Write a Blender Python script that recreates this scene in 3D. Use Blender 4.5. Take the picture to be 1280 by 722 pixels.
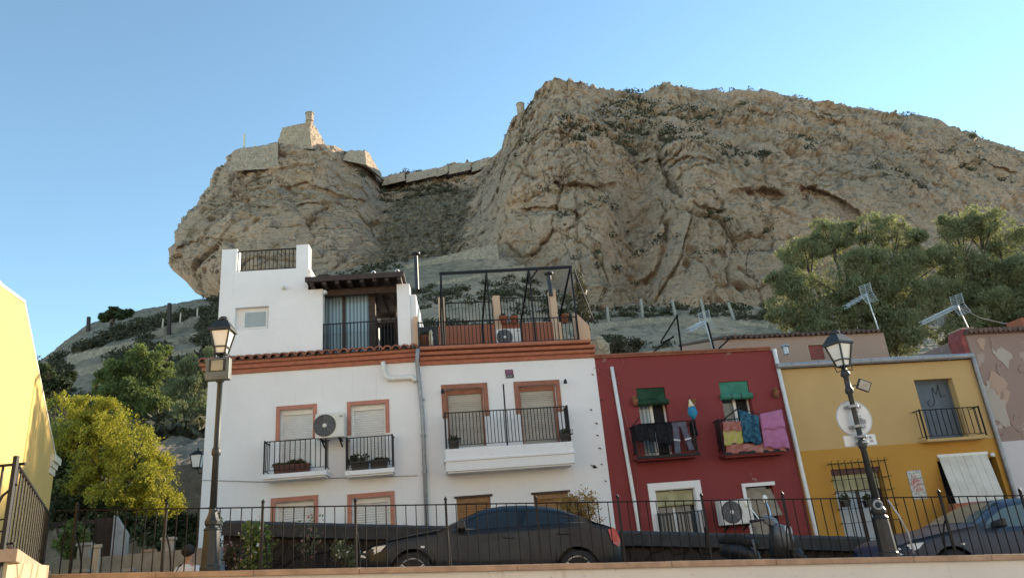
import bpy, bmesh, random
import numpy as np
from math import *
from mathutils import Matrix, Vector
random.seed(7); rng = np.random.default_rng(7)
for o in list(bpy.data.objects): bpy.data.objects.remove(o)
S = bpy.context.scene
COL = S.collection
# ------------------------------------------------------------------ camera
FPX = 924.0; TH = radians(20.2); RO = radians(5.0)
f0 = np.array([0, cos(TH), sin(TH)]); u0 = np.array([0, -sin(TH), cos(TH)]); r0 = np.array([1., 0, 0])
CR = r0*cos(RO) - u0*sin(RO); CU = u0*cos(RO) + r0*sin(RO)
EYE = np.array([0, 0, 1.6])
cam = bpy.data.cameras.new('camera'); camo = bpy.data.objects.new('camera', cam); COL.objects.link(camo)
cam.sensor_fit = 'HORIZONTAL'; cam.sensor_width = 36; cam.lens = FPX/1280*36; cam.clip_start = .05; cam.clip_end = 3000
m = Matrix.Identity(4)
for i in range(3):
    m[i][0] = CR[i]; m[i][1] = CU[i]; m[i][2] = -f0[i]; m[i][3] = EYE[i]
camo.matrix_world = m
S.camera = camo
# ------------------------------------------------------------------ light
SUN_AZ, SUN_EL = 51.5, 18.8           # azimuth from +Y towards +X
W = bpy.data.worlds.new('World'); S.world = W; W.use_nodes = True
nt = W.node_tree; nt.nodes.clear()
sky = nt.nodes.new('ShaderNodeTexSky'); sky.sky_type = 'NISHITA'; sky.sun_disc = False
sky.sun_elevation = radians(SUN_EL); sky.sun_rotation = radians(SUN_AZ); sky.air_density = 1.0; sky.dust_density = 0.0; sky.ozone_density = 2.2; sky.altitude = 500
bg = nt.nodes.new('ShaderNodeBackground'); bg.inputs[1].default_value = .12
wo = nt.nodes.new('ShaderNodeOutputWorld')
tint = nt.nodes.new('ShaderNodeMix'); tint.data_type = 'RGBA'; tint.blend_type = 'MULTIPLY'; tint.inputs[0].default_value = 1; tint.inputs[7].default_value = (.93, .96, .82, 1)   # white balance of the sky
nt.links.new(sky.outputs[0], tint.inputs[6]); nt.links.new(tint.outputs[2], bg.inputs[0]); nt.links.new(bg.outputs[0], wo.inputs[0])
sl = bpy.data.lights.new('sun', 'SUN'); sl.energy = 3.2; sl.angle = radians(.5); sl.color = (1, .86, .66)
so = bpy.data.objects.new('sun', sl); COL.objects.link(so)
sd = Vector((sin(radians(SUN_AZ))*cos(radians(SUN_EL)), cos(radians(SUN_AZ))*cos(radians(SUN_EL)), sin(radians(SUN_EL))))
so.rotation_euler = sd.to_track_quat('Z', 'Y').to_euler(); so.location = (30, 20, 60)
S.view_settings.view_transform = 'Standard'; S.view_settings.look = 'None'; S.view_settings.gamma = 1
S.view_settings.exposure = 1.68
# ------------------------------------------------------------------ pixel -> world helpers (photo pixels, 1280 wide)
def ray(px, py): return f0*FPX + CR*(px-640) + CU*(361-py)
def at(px, py, Y):
    d = ray(px, py); return EYE + d*(Y/d[1])
def atv(px, py, Y):                    # arrays
    px = np.asarray(px, float); py = np.asarray(py, float); Y = np.asarray(Y, float)
    d = f0*FPX + CR*(px-640)[..., None] + CU*(361-py)[..., None]
    return EYE + d*(Y/d[..., 1])[..., None]
# ------------------------------------------------------------------ numpy noise
def _h(ix, iy, iz, s):
    n = (ix*374761393 + iy*668265263 + iz*2147483647 + s*974634777) & 0xffffffff
    n = ((n ^ (n >> 13))*1274126177) & 0xffffffff
    n = ((n ^ (n >> 16))*2246822519) & 0xffffffff
    return ((n ^ (n >> 15)) & 0xffff)/32767.5 - 1
def vnoise(P, s=0):
    P = np.asarray(P, float); f = np.floor(P).astype(np.int64); t = P-f; t = t*t*t*(t*(t*6-15)+10)
    r = 0
    for dx in (0, 1):
        wx = t[..., 0] if dx else 1-t[..., 0]
        for dy in (0, 1):
            wy = t[..., 1] if dy else 1-t[..., 1]
            for dz in (0, 1):
                wz = t[..., 2] if dz else 1-t[..., 2]
                r = r + wx*wy*wz*_h(f[..., 0]+dx, f[..., 1]+dy, f[..., 2]+dz, s)
    return r
def fbm(P, o=5, s=0, g=.5, ridged=False):
    a = 1; r = 0; tot = 0; P = np.asarray(P, float)
    for i in range(o):
        n = vnoise(P, s+i)
        if ridged: n = 1-2*np.abs(n)
        r = r + a*n; tot += a; a *= g; P = P*2.03 + 11.7
    return r/tot
def worley(P, s=0):
    P = np.asarray(P, float); f = np.floor(P).astype(np.int64)
    d1 = np.full(P.shape[:-1], 9.); d2 = d1.copy(); idv = np.zeros(P.shape[:-1])
    for dx in (-1, 0, 1):
        for dy in (-1, 0, 1):
            for dz in (-1, 0, 1):
                c = f + np.array([dx, dy, dz])
                q = np.stack([c[..., k] + .5+.45*_h(c[..., 0], c[..., 1], c[..., 2], s+k) for k in range(3)], -1)
                d = np.sqrt(((P-q)**2).sum(-1)); idn = _h(c[..., 0], c[..., 1], c[..., 2], s+9)
                n = d < d1
                d2 = np.where(n, d1, np.minimum(d2, d)); idv = np.where(n, idn, idv); d1 = np.where(n, d, d1)
    return d1, d2, idv
def facets(P, cell, s=0, flat=(1, 1, 1)):
    """broken rock: each cell is a plane tilted its own way; returns height and distance to the nearest joint"""
    Q = P/cell*np.array(flat); f = np.floor(Q).astype(np.int64)
    d1 = np.full(P.shape[:-1], 9.); d2 = d1.copy(); hgt = np.zeros(P.shape[:-1])
    for dx in (-1, 0, 1):
        for dy in (-1, 0, 1):
            for dz in (-1, 0, 1):
                c = f + np.array([dx, dy, dz]); a = (c[..., 0], c[..., 1], c[..., 2])
                q = np.stack([c[..., k]+.5+.45*_h(*a, s+k) for k in range(3)], -1); w = Q-q
                d = np.sqrt((w**2).sum(-1)); h = w[..., 0]*_h(*a, s+5)+w[..., 2]*_h(*a, s+6)+.45*_h(*a, s+7)
                n = d < d1; d2 = np.where(n, d1, np.minimum(d2, d)); hgt = np.where(n, h, hgt); d1 = np.where(n, d, d1)
    return hgt, d2-d1
def sstep(a, b, x):
    t = np.clip((x-a)/(b-a), 0, 1); return t*t*(3-2*t)
# ------------------------------------------------------------------ materials
def newmat(name):
    m = bpy.data.materials.new(name); m.use_nodes = True
    t = m.node_tree; b = t.nodes['Principled BSDF']
    return m, t, b
def N(t, kind, **kw):
    n = t.nodes.new('ShaderNode'+kind)
    for k, v in kw.items():
        if k.startswith('i_'):
            key = k[2:]
            n.inputs[int(key) if key.isdigit() else key].default_value = v
        else: setattr(n, k, v)
    return n
def mixc(t, fac, a, b, mode='MIX'):
    n = t.nodes.new('ShaderNodeMix'); n.data_type = 'RGBA'; n.blend_type = mode
    for s, v in ((n.inputs[0], fac), (n.inputs[6], a), (n.inputs[7], b)):
        if hasattr(v, 'links'): t.links.new(v, s)
        else: s.default_value = v if isinstance(v, (int, float)) else (*v[:3], 1)
    return n.outputs[2]
def ramp(t, src, lo, hi):
    n = N(t, 'MapRange'); n.inputs[1].default_value = lo; n.inputs[2].default_value = hi
    t.links.new(src, n.inputs[0]); return n.outputs[0]
def noise(t, scale, detail=5, rough=.6, vec=None, dim='3D'):
    n = N(t, 'TexNoise'); n.inputs['Scale'].default_value = scale; n.inputs['Detail'].default_value = detail; n.inputs['Roughness'].default_value = rough
    if vec is not None: t.links.new(vec, n.inputs['Vector'])
    return n.outputs[0]
def coords(t, scale=(1, 1, 1), which='Object'):
    c = N(t, 'TexCoord'); mp = N(t, 'Mapping'); mp.inputs['Scale'].default_value = scale
    t.links.new(c.outputs[which], mp.inputs[0]); return mp.outputs[0]
def bump(t, b, h, strength=.3, dist=.02):
    n = N(t, 'Bump'); n.inputs['Strength'].default_value = strength; n.inputs['Distance'].default_value = dist
    t.links.new(h, n.inputs['Height']); t.links.new(n.outputs[0], b.inputs['Normal'])
def simple(name, col, rough=.6, metal=0, var=.18, scale=6, bmp=0, spec=.5, col2=None):
    m, t, b = newmat(name); v = coords(t)
    n = noise(t, scale, 5, .6, v)
    c2 = col2 or tuple(max(0, c*(1-var*2)) for c in col)
    t.links.new(mixc(t, ramp(t, n, .35, .72), col, c2), b.inputs['Base Color'])
    b.inputs['Roughness'].default_value = rough; b.inputs['Metallic'].default_value = metal; b.inputs['Specular IOR Level'].default_value = spec
    if bmp: bump(t, b, noise(t, scale*6, 4, .6, v), bmp, .01)
    return m
def plaster(name, col, dirt=(.35, .32, .28), amt=.5, patch=None, patch_amt=.62, bands=None):
    """painted render: faint roller blotches, rain streaks with a shape of their own, optional flaked patches"""
    m, t, b = newmat(name); v = coords(t)
    c = mixc(t, ramp(t, noise(t, .9, 6, .62, v), .3, .75), col, tuple(x*.9 for x in col))
    vs = coords(t, (5, 5, .35))
    st = ramp(t, noise(t, 1.0, 6, .7, vs), .6, .86)
    mul = N(t, 'Math', operation='MULTIPLY'); t.links.new(st, mul.inputs[0]); mul.inputs[1].default_value = amt
    c = mixc(t, mul.outputs[0], c, dirt)
    sp = ramp(t, noise(t, 14, 3, .6, v), .66, .74)
    mul2 = N(t, 'Math', operation='MULTIPLY'); t.links.new(sp, mul2.inputs[0]); mul2.inputs[1].default_value = amt*.5
    c = mixc(t, mul2.outputs[0], c, dirt)
    if patch:
        pm = ramp(t, noise(t, 1.5, 8, .68, v), patch_amt, patch_amt+.015)
        c = mixc(t, pm, c, patch)
    t.links.new(c, b.inputs['Base Color'])
    b.inputs['Roughness'].default_value = .9; b.inputs['Specular IOR Level'].default_value = .2
    h = noise(t, 30, 6, .65, v); bump(t, b, h, .35, .012)
    return m
M = {}
M['white'] = plaster('white_render', (.82, .81, .8), (.5, .465, .42), .6)
M['white2'] = plaster('white_render_old', (.79, .785, .78), (.46, .42, .38), .65)
M['red'] = plaster('red_render', (.235, .05, .05), (.13, .045, .045), .6, patch=(.3, .2, .18), patch_amt=.645)
M['ochre'] = plaster('pale_ochre_render', (.53, .36, .16), (.4, .28, .14), .5)
M['ochre2'] = plaster('deep_ochre_render', (.5, .265, .055), (.34, .19, .06), .5)
M['peach'] = plaster('peach_render', (.62, .42, .28), (.4, .28, .2), .3)
M['brick_red'] = plaster('rust_render', (.36, .13, .075), (.25, .1, .07), .35)
M['terra'] = simple('terracotta_paint', (.42, .15, .085), .8, var=.15, scale=9, bmp=.15)
M['terra_s'] = simple('surround_paint', (.5, .215, .15), .85, var=.12, scale=8, bmp=.1)
M['terra_d'] = simple('surround_brown', (.33, .14, .09), .85, var=.15, scale=8, bmp=.1)
M['peel'] = plaster('peeling_render', (.3, .215, .18), (.2, .14, .115), .7, patch=(.37, .29, .25), patch_amt=.6)
M['grey_render'] = plaster('grey_white_render', (.58, .55, .56), (.4, .38, .38), .3)
M['mauve'] = plaster('dusty_pink_render', (.42, .29, .22), (.3, .2, .16), .4, patch=(.55, .42, .34), patch_amt=.73)
M['yellow'] = plaster('yellow_render', (.72, .47, .16), (.6, .4, .15), .25)
M['cream'] = simple('cream_trim', (.75, .66, .48), .8, var=.06)
M['iron'] = simple('black_iron', (.01, .0105, .012), .55, 0, var=.2, scale=20, spec=.3)
M['iron_rust'] = simple('rusty_iron', (.012, .0105, .01), .7, 0, var=.3, scale=14, spec=.2)
M['dgreen'] = simple('lamp_paint', (.024, .028, .029), .5, .1, var=.2, scale=12)
M['frost'] = simple('frosted_glass', (.72, .72, .68), .3, var=.06)
M['wood_d'] = simple('dark_wood', (.055, .033, .024), .7, var=.3, scale=10, bmp=.2)
M['wood_o'] = simple('varnished_wood', (.3, .16, .06), .55, var=.2, scale=12, bmp=.1)
M['shutter'] = simple('shutter_slats', (.68, .68, .65), .6, var=.05)
M['shutter_b'] = simple('beige_shutter', (.46, .42, .35), .6, var=.06)
M['pvc'] = simple('white_pvc', (.75, .74, .7), .5, var=.06)
M['zinc'] = simple('grey_zinc', (.33, .34, .36), .5, .3, var=.15, scale=8)
M['steel'] = simple('galvanised', (.5, .5, .5), .4, .7, var=.15)
M['ac'] = simple('ac_casing', (.68, .67, .62), .5, var=.05)
M['black'] = simple('black_plastic', (.015, .015, .017), .5, var=.1)
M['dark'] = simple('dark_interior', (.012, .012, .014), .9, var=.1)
M['tile'] = simple('roof_tile', (.33, .125, .075), .85, var=.25, scale=7, bmp=.2)
M['tile_old'] = simple('weathered_tile', (.16, .1, .075), .9, var=.3, scale=9, bmp=.3)
M['stone_tan'] = simple('coping_stone', (.44, .29, .19), .85, var=.18, scale=5, bmp=.3)
M['conc'] = simple('concrete', (.36, .33, .29), .9, var=.15, scale=5, bmp=.25)
M['conc_l'] = simple('pale_concrete', (.55, .46, .36), .9, var=.12, scale=5, bmp=.25)
M['asphalt'] = simple('asphalt', (.055, .055, .057), .9, var=.15, scale=3, bmp=.3)
M['paving'] = simple('paving', (.44, .4, .35), .9, var=.15, scale=3, bmp=.3)
M['earth'] = simple('earth', (.25, .2, .14), .95, var=.2, scale=.4, bmp=.3)
M['clay'] = simple('clay_pot', (.3, .12, .07), .85, var=.2)
M['brownpot'] = simple('brown_planter', (.11, .04, .03), .7, var=.2)
M['bluedoor'] = simple('blue_grey_door', (.1, .125, .15), .6, .1, var=.15, scale=4)
M['curtain'] = simple('pale_curtain', (.5, .56, .58), .8, var=.12, scale=3)
M['tyre'] = simple('rubber', (.02, .02, .02), .85, var=.1)
M['rimm'] = simple('alloy', (.45, .45, .46), .3, .8, var=.08)
M['mirrorc'] = simple('chrome', (.75, .76, .78), .15, 1, var=.04)
M['skin'] = simple('skin', (.45, .27, .19), .6, var=.08)
M['hair'] = simple('dark_hair', (.02, .014, .01), .7, var=.2)
M['shirt'] = simple('white_shirt', (.7, .7, .72), .9, var=.06)
M['denim'] = simple('denim', (.06, .08, .14), .9, var=.15)
M['tail'] = simple('tail_lens', (.5, .03, .03), .15, var=.1)
M['hlamp'] = simple('headlamp_lens', (.7, .72, .74), .08, var=.05)
M['plate_back'] = simple('sign_back', (.6, .65, .7), .45, .2, var=.06)
M['sticker'] = simple('sticker_grey', (.28, .3, .34), .6, var=.2, scale=40)
def glassmat(name, col, rough=.04):
    m, t, b = newmat(name); b.inputs['Base Color'].default_value = (*col, 1); b.inputs['Roughness'].default_value = rough
    b.inputs['Specular IOR Level'].default_value = .7; return m
M['glass'] = glassmat('window_glass', (.05, .065, .075)); M['carglass'] = glassmat('car_glass', (.012, .016, .018)); M['carglass_l'] = glassmat('light_car_glass', (.1, .14, .14))
def paint(name, col, rough=.28):
    m, t, b = newmat(name); v = coords(t)
    t.links.new(mixc(t, ramp(t, noise(t, 3, 6, .6, v), .45, .8), col, tuple(c*.8+.012 for c in col)), b.inputs['Base Color'])
    t.links.new(ramp(t, noise(t, 5, 5, .6, v), -.6, 2.2), b.inputs['Roughness'])
    b.inputs['Metallic'].default_value = 0; b.inputs['Specular IOR Level'].default_value = .3; b.inputs['Coat Weight'].default_value = .15; b.inputs['Coat Roughness'].default_value = .08
    return m
M['blackcar'] = paint('charcoal_paint', (.007, .011, .016), .2); M['bluecar'] = paint('navy_paint', (.026, .043, .075))
M['silver'] = paint('silver_paint', (.13, .135, .14)); M['smallpanel'] = paint('pale_highlight', (.42, .46, .48))
def cloth(name, a, b_, scale=8, mode='noise'):
    m, t, b = newmat(name); v = coords(t)
    if mode == 'wave':
        w = N(t, 'TexWave'); w.inputs['Scale'].default_value = scale; w.inputs['Distortion'].default_value = 2; t.links.new(v, w.inputs[0]); s = w.outputs[1]
    else: s = noise(t, scale, 3, .5, v)
    t.links.new(mixc(t, ramp(t, s, .42, .58), a, b_), b.inputs['Base Color']); b.inputs['Roughness'].default_value = .95; b.inputs['Specular IOR Level'].default_value = .1
    bump(t, b, noise(t, 60, 3, .6, v), .3, .01); return m
M['c_black'] = cloth('black_cloth', (.014, .014, .017), (.022, .022, .026))
M['c_grey'] = cloth('grey_cloth', (.1, .1, .13), (.13, .13, .17)); M['c_band'] = cloth('reflective_band', (.6, .6, .6), (.5, .5, .5))
M['c_pink'] = cloth('pink_towel', (.43, .18, .33), (.39, .155, .29), 5); M['c_blue'] = cloth('blue_print', (.045, .14, .21), (.02, .06, .1), 10)
M['c_yel'] = cloth('yellow_print', (.4, .38, .1), (.45, .36, .18), 6); M['c_rose'] = cloth('rose_sheet', (.4, .2, .18), (.33, .12, .1), 4)
M['c_sky'] = cloth('azure_cloth', (.05, .26, .42), (.04, .2, .36)); M['c_cream'] = cloth('cream_cloth', (.75, .68, .5), (.7, .55, .3)); M['c_brown'] = cloth('brown_check', (.3, .2, .15), (.1, .06, .06), 12)
M['blind_g'] = cloth('green_blind', (.06, .22, .16), (.05, .18, .125), 3); M['blind_dg'] = cloth('dark_green_blind', (.03, .075, .045), (.02, .05, .03), 3)
M['blind_y'] = cloth('straw_blind', (.42, .4, .24), (.32, .3, .17), 3); M['blind_b'] = cloth('taupe_blind', (.3, .25, .19), (.24, .2, .15), 5)
M['blind_w'] = cloth('white_canvas', (.62, .59, .52), (.55, .52, .45), 2)
def corr(name, col, scale, axis):
    """slatted roller shutter: thin dark joints between the slats"""
    m, t, b = newmat(name); v = coords(t); w = N(t, 'TexWave', bands_direction=axis); w.inputs['Scale'].default_value = scale; w.inputs['Distortion'].default_value = 0
    t.links.new(v, w.inputs[0]); b.inputs['Roughness'].default_value = .6
    t.links.new(mixc(t, ramp(t, noise(t, 4, 4, .6, v), .4, .8), col, tuple(c*.9 for c in col)), b.inputs['Base Color'])
    bump(t, b, w.outputs[1], .6, .01); return m
M['roll_w'] = corr('white_roller_shutter', (.66, .66, .63), 6.5, 'Z'); M['roll_b'] = corr('beige_roller_shutter', (.44, .4, .33), 6.5, 'Z')
M['roll_o'] = corr('wood_roller_shutter', (.3, .155, .06), 5, 'Z')
def tilepic():
    m, t, b = newmat('painted_tiles'); v = coords(t)
    c = mixc(t, ramp(t, noise(t, 16, 4, .6, v), .5, .62), (.55, .53, .5), (.12, .17, .14))
    g = N(t, 'TexGradient', gradient_type='SPHERICAL'); mp = coords(t, (4.5, 1, 3.2)); t.links.new(mp, g.inputs[0])
    mul = N(t, 'Math', operation='MULTIPLY'); t.links.new(ramp(t, g.outputs[0], .1, .5), mul.inputs[0]); t.links.new(ramp(t, noise(t, 24, 2, .5, v), .4, .55), mul.inputs[1])
    c = mixc(t, mul.outputs[0], c, (.42, .08, .07))
    br = N(t, 'TexBrick'); br.offset = 0; br.inputs['Scale'].default_value = 1; br.inputs['Brick Width'].default_value = .15; br.inputs['Row Height'].default_value = .15; br.inputs['Mortar Size'].default_value = .005
    sp = N(t, 'SeparateXYZ'); cb = N(t, 'CombineXYZ'); t.links.new(v, sp.inputs[0]); t.links.new(sp.outputs[0], cb.inputs[0]); t.links.new(sp.outputs[2], cb.inputs[1]); t.links.new(cb.outputs[0], br.inputs[0])
    c = mixc(t, br.outputs['Fac'], c, (.2, .2, .18)); t.links.new(c, b.inputs['Base Color']); b.inputs['Roughness'].default_value = .3; return m
M['tilepic'] = tilepic()
def masonry(name, a, b_, mortar, sc):
    m, t, b = newmat(name); v = coords(t)
    d = N(t, 'TexVoronoi', feature='DISTANCE_TO_EDGE'); d.inputs['Scale'].default_value = sc; t.links.new(v, d.inputs[0])
    cv = N(t, 'TexVoronoi'); cv.inputs['Scale'].default_value = sc; t.links.new(v, cv.inputs[0])
    c = mixc(t, ramp(t, cv.outputs['Color'], .2, .8), a, b_)
    c = mixc(t, ramp(t, noise(t, sc*3, 5, .65, v), .45, .75), c, tuple(x*.7 for x in a))
    e = ramp(t, d.outputs[0], .0, .07); c = mixc(t, e, mortar, c)
    c = mixc(t, ramp(t, noise(t, .16*sc, 6, .7, v), .5, .72), c, tuple(x*.72 for x in b_))
    t.links.new(c, b.inputs['Base Color']); b.inputs['Roughness'].default_value = .95; bump(t, b, e, .7, .04); return m
M['masonry'] = masonry('rubble_masonry', (.42, .345, .265), (.3, .25, .19), (.17, .14, .11), 2.2)
M['darkstone'] = masonry('dark_stone', (.045, .034, .028), (.028, .022, .019), (.012, .01, .01), 3.0)
M['sandstone'] = masonry('sandstone_blocks', (.5, .39, .24), (.42, .32, .2), (.3, .22, .13), 2.6)
M['ashlar'] = masonry('fort_stone', (.53, .39, .28), (.43, .315, .225), (.2, .145, .1), 1.1)
def foliage(name, a, b_, tr=.3):
    m, t, b = newmat(name); g = N(t, 'NewGeometry'); v = coords(t)
    c = mixc(t, g.outputs['Random Per Island'], a, b_)
    c = mixc(t, ramp(t, noise(t, .9, 4, .6, v), .4, .7), c, tuple(x*.7 for x in a))
    t.links.new(c, b.inputs['Base Color']); b.inputs['Roughness'].default_value = .6; b.inputs['Specular IOR Level'].default_value = .25
    tl = N(t, 'BsdfTranslucent'); t.links.new(mixc(t, 1, c, (1, 1, .7), 'MULTIPLY'), tl.inputs[0])
    mx = N(t, 'MixShader'); mx.inputs[0].default_value = tr
    out = t.nodes['Material Output']; t.links.new(b.outputs[0], mx.inputs[1]); t.links.new(tl.outputs[0], mx.inputs[2]); t.links.new(mx.outputs[0], out.inputs[0]); return m
M['lf_green'] = foliage('green_leaf', (.17, .21, .07), (.24, .28, .11), .5); M['lf_olive'] = foliage('grey_green_leaf', (.21, .225, .115), (.3, .31, .18), .5)
M['lf_yellow'] = foliage('yellow_blossom', (.45, .4, .045), (.3, .31, .06), .45); M['lf_dark'] = foliage('dark_leaf', (.05, .065, .025), (.08, .095, .04), .2)
M['lf_scrub'] = foliage('scrub_leaf', (.07, .068, .038), (.12, .105, .06), .2); M['lf_dry'] = foliage('dry_leaf', (.42, .27, .1), (.28, .2, .08)); M['lf_lime'] = foliage('rose_leaf', (.14, .2, .05), (.2, .24, .08)); M['fl_white'] = foliage('white_petal', (.75, .72, .66), (.7, .6, .55), .2); M['fl_pink'] = foliage('pink_petal', (.5, .25, .25), (.4, .2, .24), .2)
M['bark'] = simple('bark', (.09, .065, .045), .95, var=.3, scale=12, bmp=.5)
def rockmat(name='limestone_cliff'):
    m, t, b = newmat(name); v = coords(t)
    c = mixc(t, ramp(t, noise(t, .045, 7, .62, v), .4, .6), (.74, .505, .355), (.56, .41, .305))
    c = mixc(t, ramp(t, noise(t, .11, 6, .65, v), .5, .72), c, (.53, .42, .33))
    vs = coords(t, (.3, .3, .045))
    c = mixc(t, ramp(t, noise(t, 1, 6, .7, vs), .58, .8), c, (.44, .31, .225))
    vl = coords(t, (.05, .05, .5))
    c = mixc(t, ramp(t, noise(t, .8, 5, .65, vl), .55, .8), c, (.7, .52, .39))
    c = mixc(t, ramp(t, noise(t, 1.0, 8, .78, v), .58, .7), c, (.2, .15, .11))
    c = mixc(t, ramp(t, noise(t, .35, 8, .75, v), .6, .7), c, (.42, .31, .23))
    vo = N(t, 'TexVoronoi'); vo.inputs['Scale'].default_value = .55; t.links.new(v, vo.inputs[0])
    hole = ramp(t, vo.outputs['Distance'], .2, .06)
    def cracks(sc, wscale, wamt, wid_, dark, c, stretch=(1, 1, 1), seed_=0.):
        nz = N(t, 'TexNoise'); nz.inputs['Scale'].default_value = wscale; nz.inputs['Detail'].default_value = 5; t.links.new(v, nz.inputs['Vector'])
        vm_ = N(t, 'VectorMath', operation='MULTIPLY_ADD'); t.links.new(nz.outputs['Color'], vm_.inputs[0]); vm_.inputs[1].default_value = (wamt,)*3; t.links.new(v, vm_.inputs[2])
        mp_ = N(t, 'Mapping'); mp_.inputs['Scale'].default_value = stretch; mp_.inputs['Location'].default_value = (seed_,)*3; t.links.new(vm_.outputs[0], mp_.inputs[0])
        vo_ = N(t, 'TexVoronoi', feature='DISTANCE_TO_EDGE'); vo_.inputs['Scale'].default_value = sc; t.links.new(mp_.outputs[0], vo_.inputs[0])
        ln = ramp(t, vo_.outputs[0], wid_, 0.); ms = ramp(t, noise(t, sc*.7, 4, .6, mp_.outputs[0]), .46, .6)
        mu = N(t, 'Math', operation='MULTIPLY'); t.links.new(ln, mu.inputs[0]); t.links.new(ms, mu.inputs[1])
        return mixc(t, mu.outputs[0], c, dark), mu.outputs[0]
    c, k1 = cracks(.07, .25, 9, .018, (.2, .145, .105), c, (1, 1, .6)); c, k2 = cracks(.25, .6, 3, .035, (.24, .175, .13), c, (1, 1, .8), 7.)
    at_ = N(t, 'Attribute', attribute_name='scree'); c = mixc(t, at_.outputs['Fac'], c, mixc(t, ramp(t, noise(t, .8, 6, .7, v), .4, .6), (.42, .33, .25), (.17, .145, .11)))
    g = N(t, 'NewGeometry'); sp = N(t, 'SeparateXYZ'); t.links.new(g.outputs['Normal'], sp.inputs[0])
    vm = N(t, 'Math', operation='MULTIPLY'); t.links.new(ramp(t, sp.outputs[2], .45, .8), vm.inputs[0]); t.links.new(ramp(t, noise(t, .3, 6, .7, v), .42, .56), vm.inputs[1])
    c = mixc(t, vm.outputs[0], c, (.24, .2, .13))
    t.links.new(c, b.inputs['Base Color']); b.inputs['Roughness'].default_value = .95; b.inputs['Specular IOR Level'].default_value = .15
    ad = N(t, 'Math', operation='ADD'); t.links.new(noise(t, .9, 9, .72, v), ad.inputs[0])
    ml = N(t, 'Math', operation='MULTIPLY'); ml.inputs[1].default_value = -.35; t.links.new(hole, ml.inputs[0]); t.links.new(ml.outputs[0], ad.inputs[1])
    a2 = N(t, 'Math', operation='MULTIPLY_ADD'); t.links.new(k2, a2.inputs[0]); a2.inputs[1].default_value = -.25; t.links.new(ad.outputs[0], a2.inputs[2])
    a3 = N(t, 'Math', operation='MULTIPLY_ADD'); t.links.new(k1, a3.inputs[0]); a3.inputs[1].default_value = -.4; t.links.new(a2.outputs[0], a3.inputs[2])
    bump(t, b, a3.outputs[0], 1.0, 1.6); return m
M['rock'] = rockmat()
def hillmat():
    m, t, b = newmat('scrub_hillside'); v = coords(t)
    c = mixc(t, ramp(t, noise(t, .12, 6, .65, v), .4, .65), (.47, .335, .23), (.35, .255, .175))
    c = mixc(t, ramp(t, noise(t, .5, 7, .75, v), .5, .63), c, (.15, .13, .085))
    at_ = N(t, 'Attribute', attribute_name='scree'); c = mixc(t, at_.outputs['Fac'], c, mixc(t, ramp(t, noise(t, .7, 6, .7, v), .4, .62), (.3, .235, .165), (.13, .11, .075)))
    c = mixc(t, ramp(t, noise(t, 2.6, 4, .6, v), .6, .7), c, (.33, .27, .19))
    t.links.new(c, b.inputs['Base Color']); b.inputs['Roughness'].default_value = 1; bump(t, b, noise(t, 2.2, 8, .75, v), .9, .4); return m
M['hill'] = hillmat()
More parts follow.
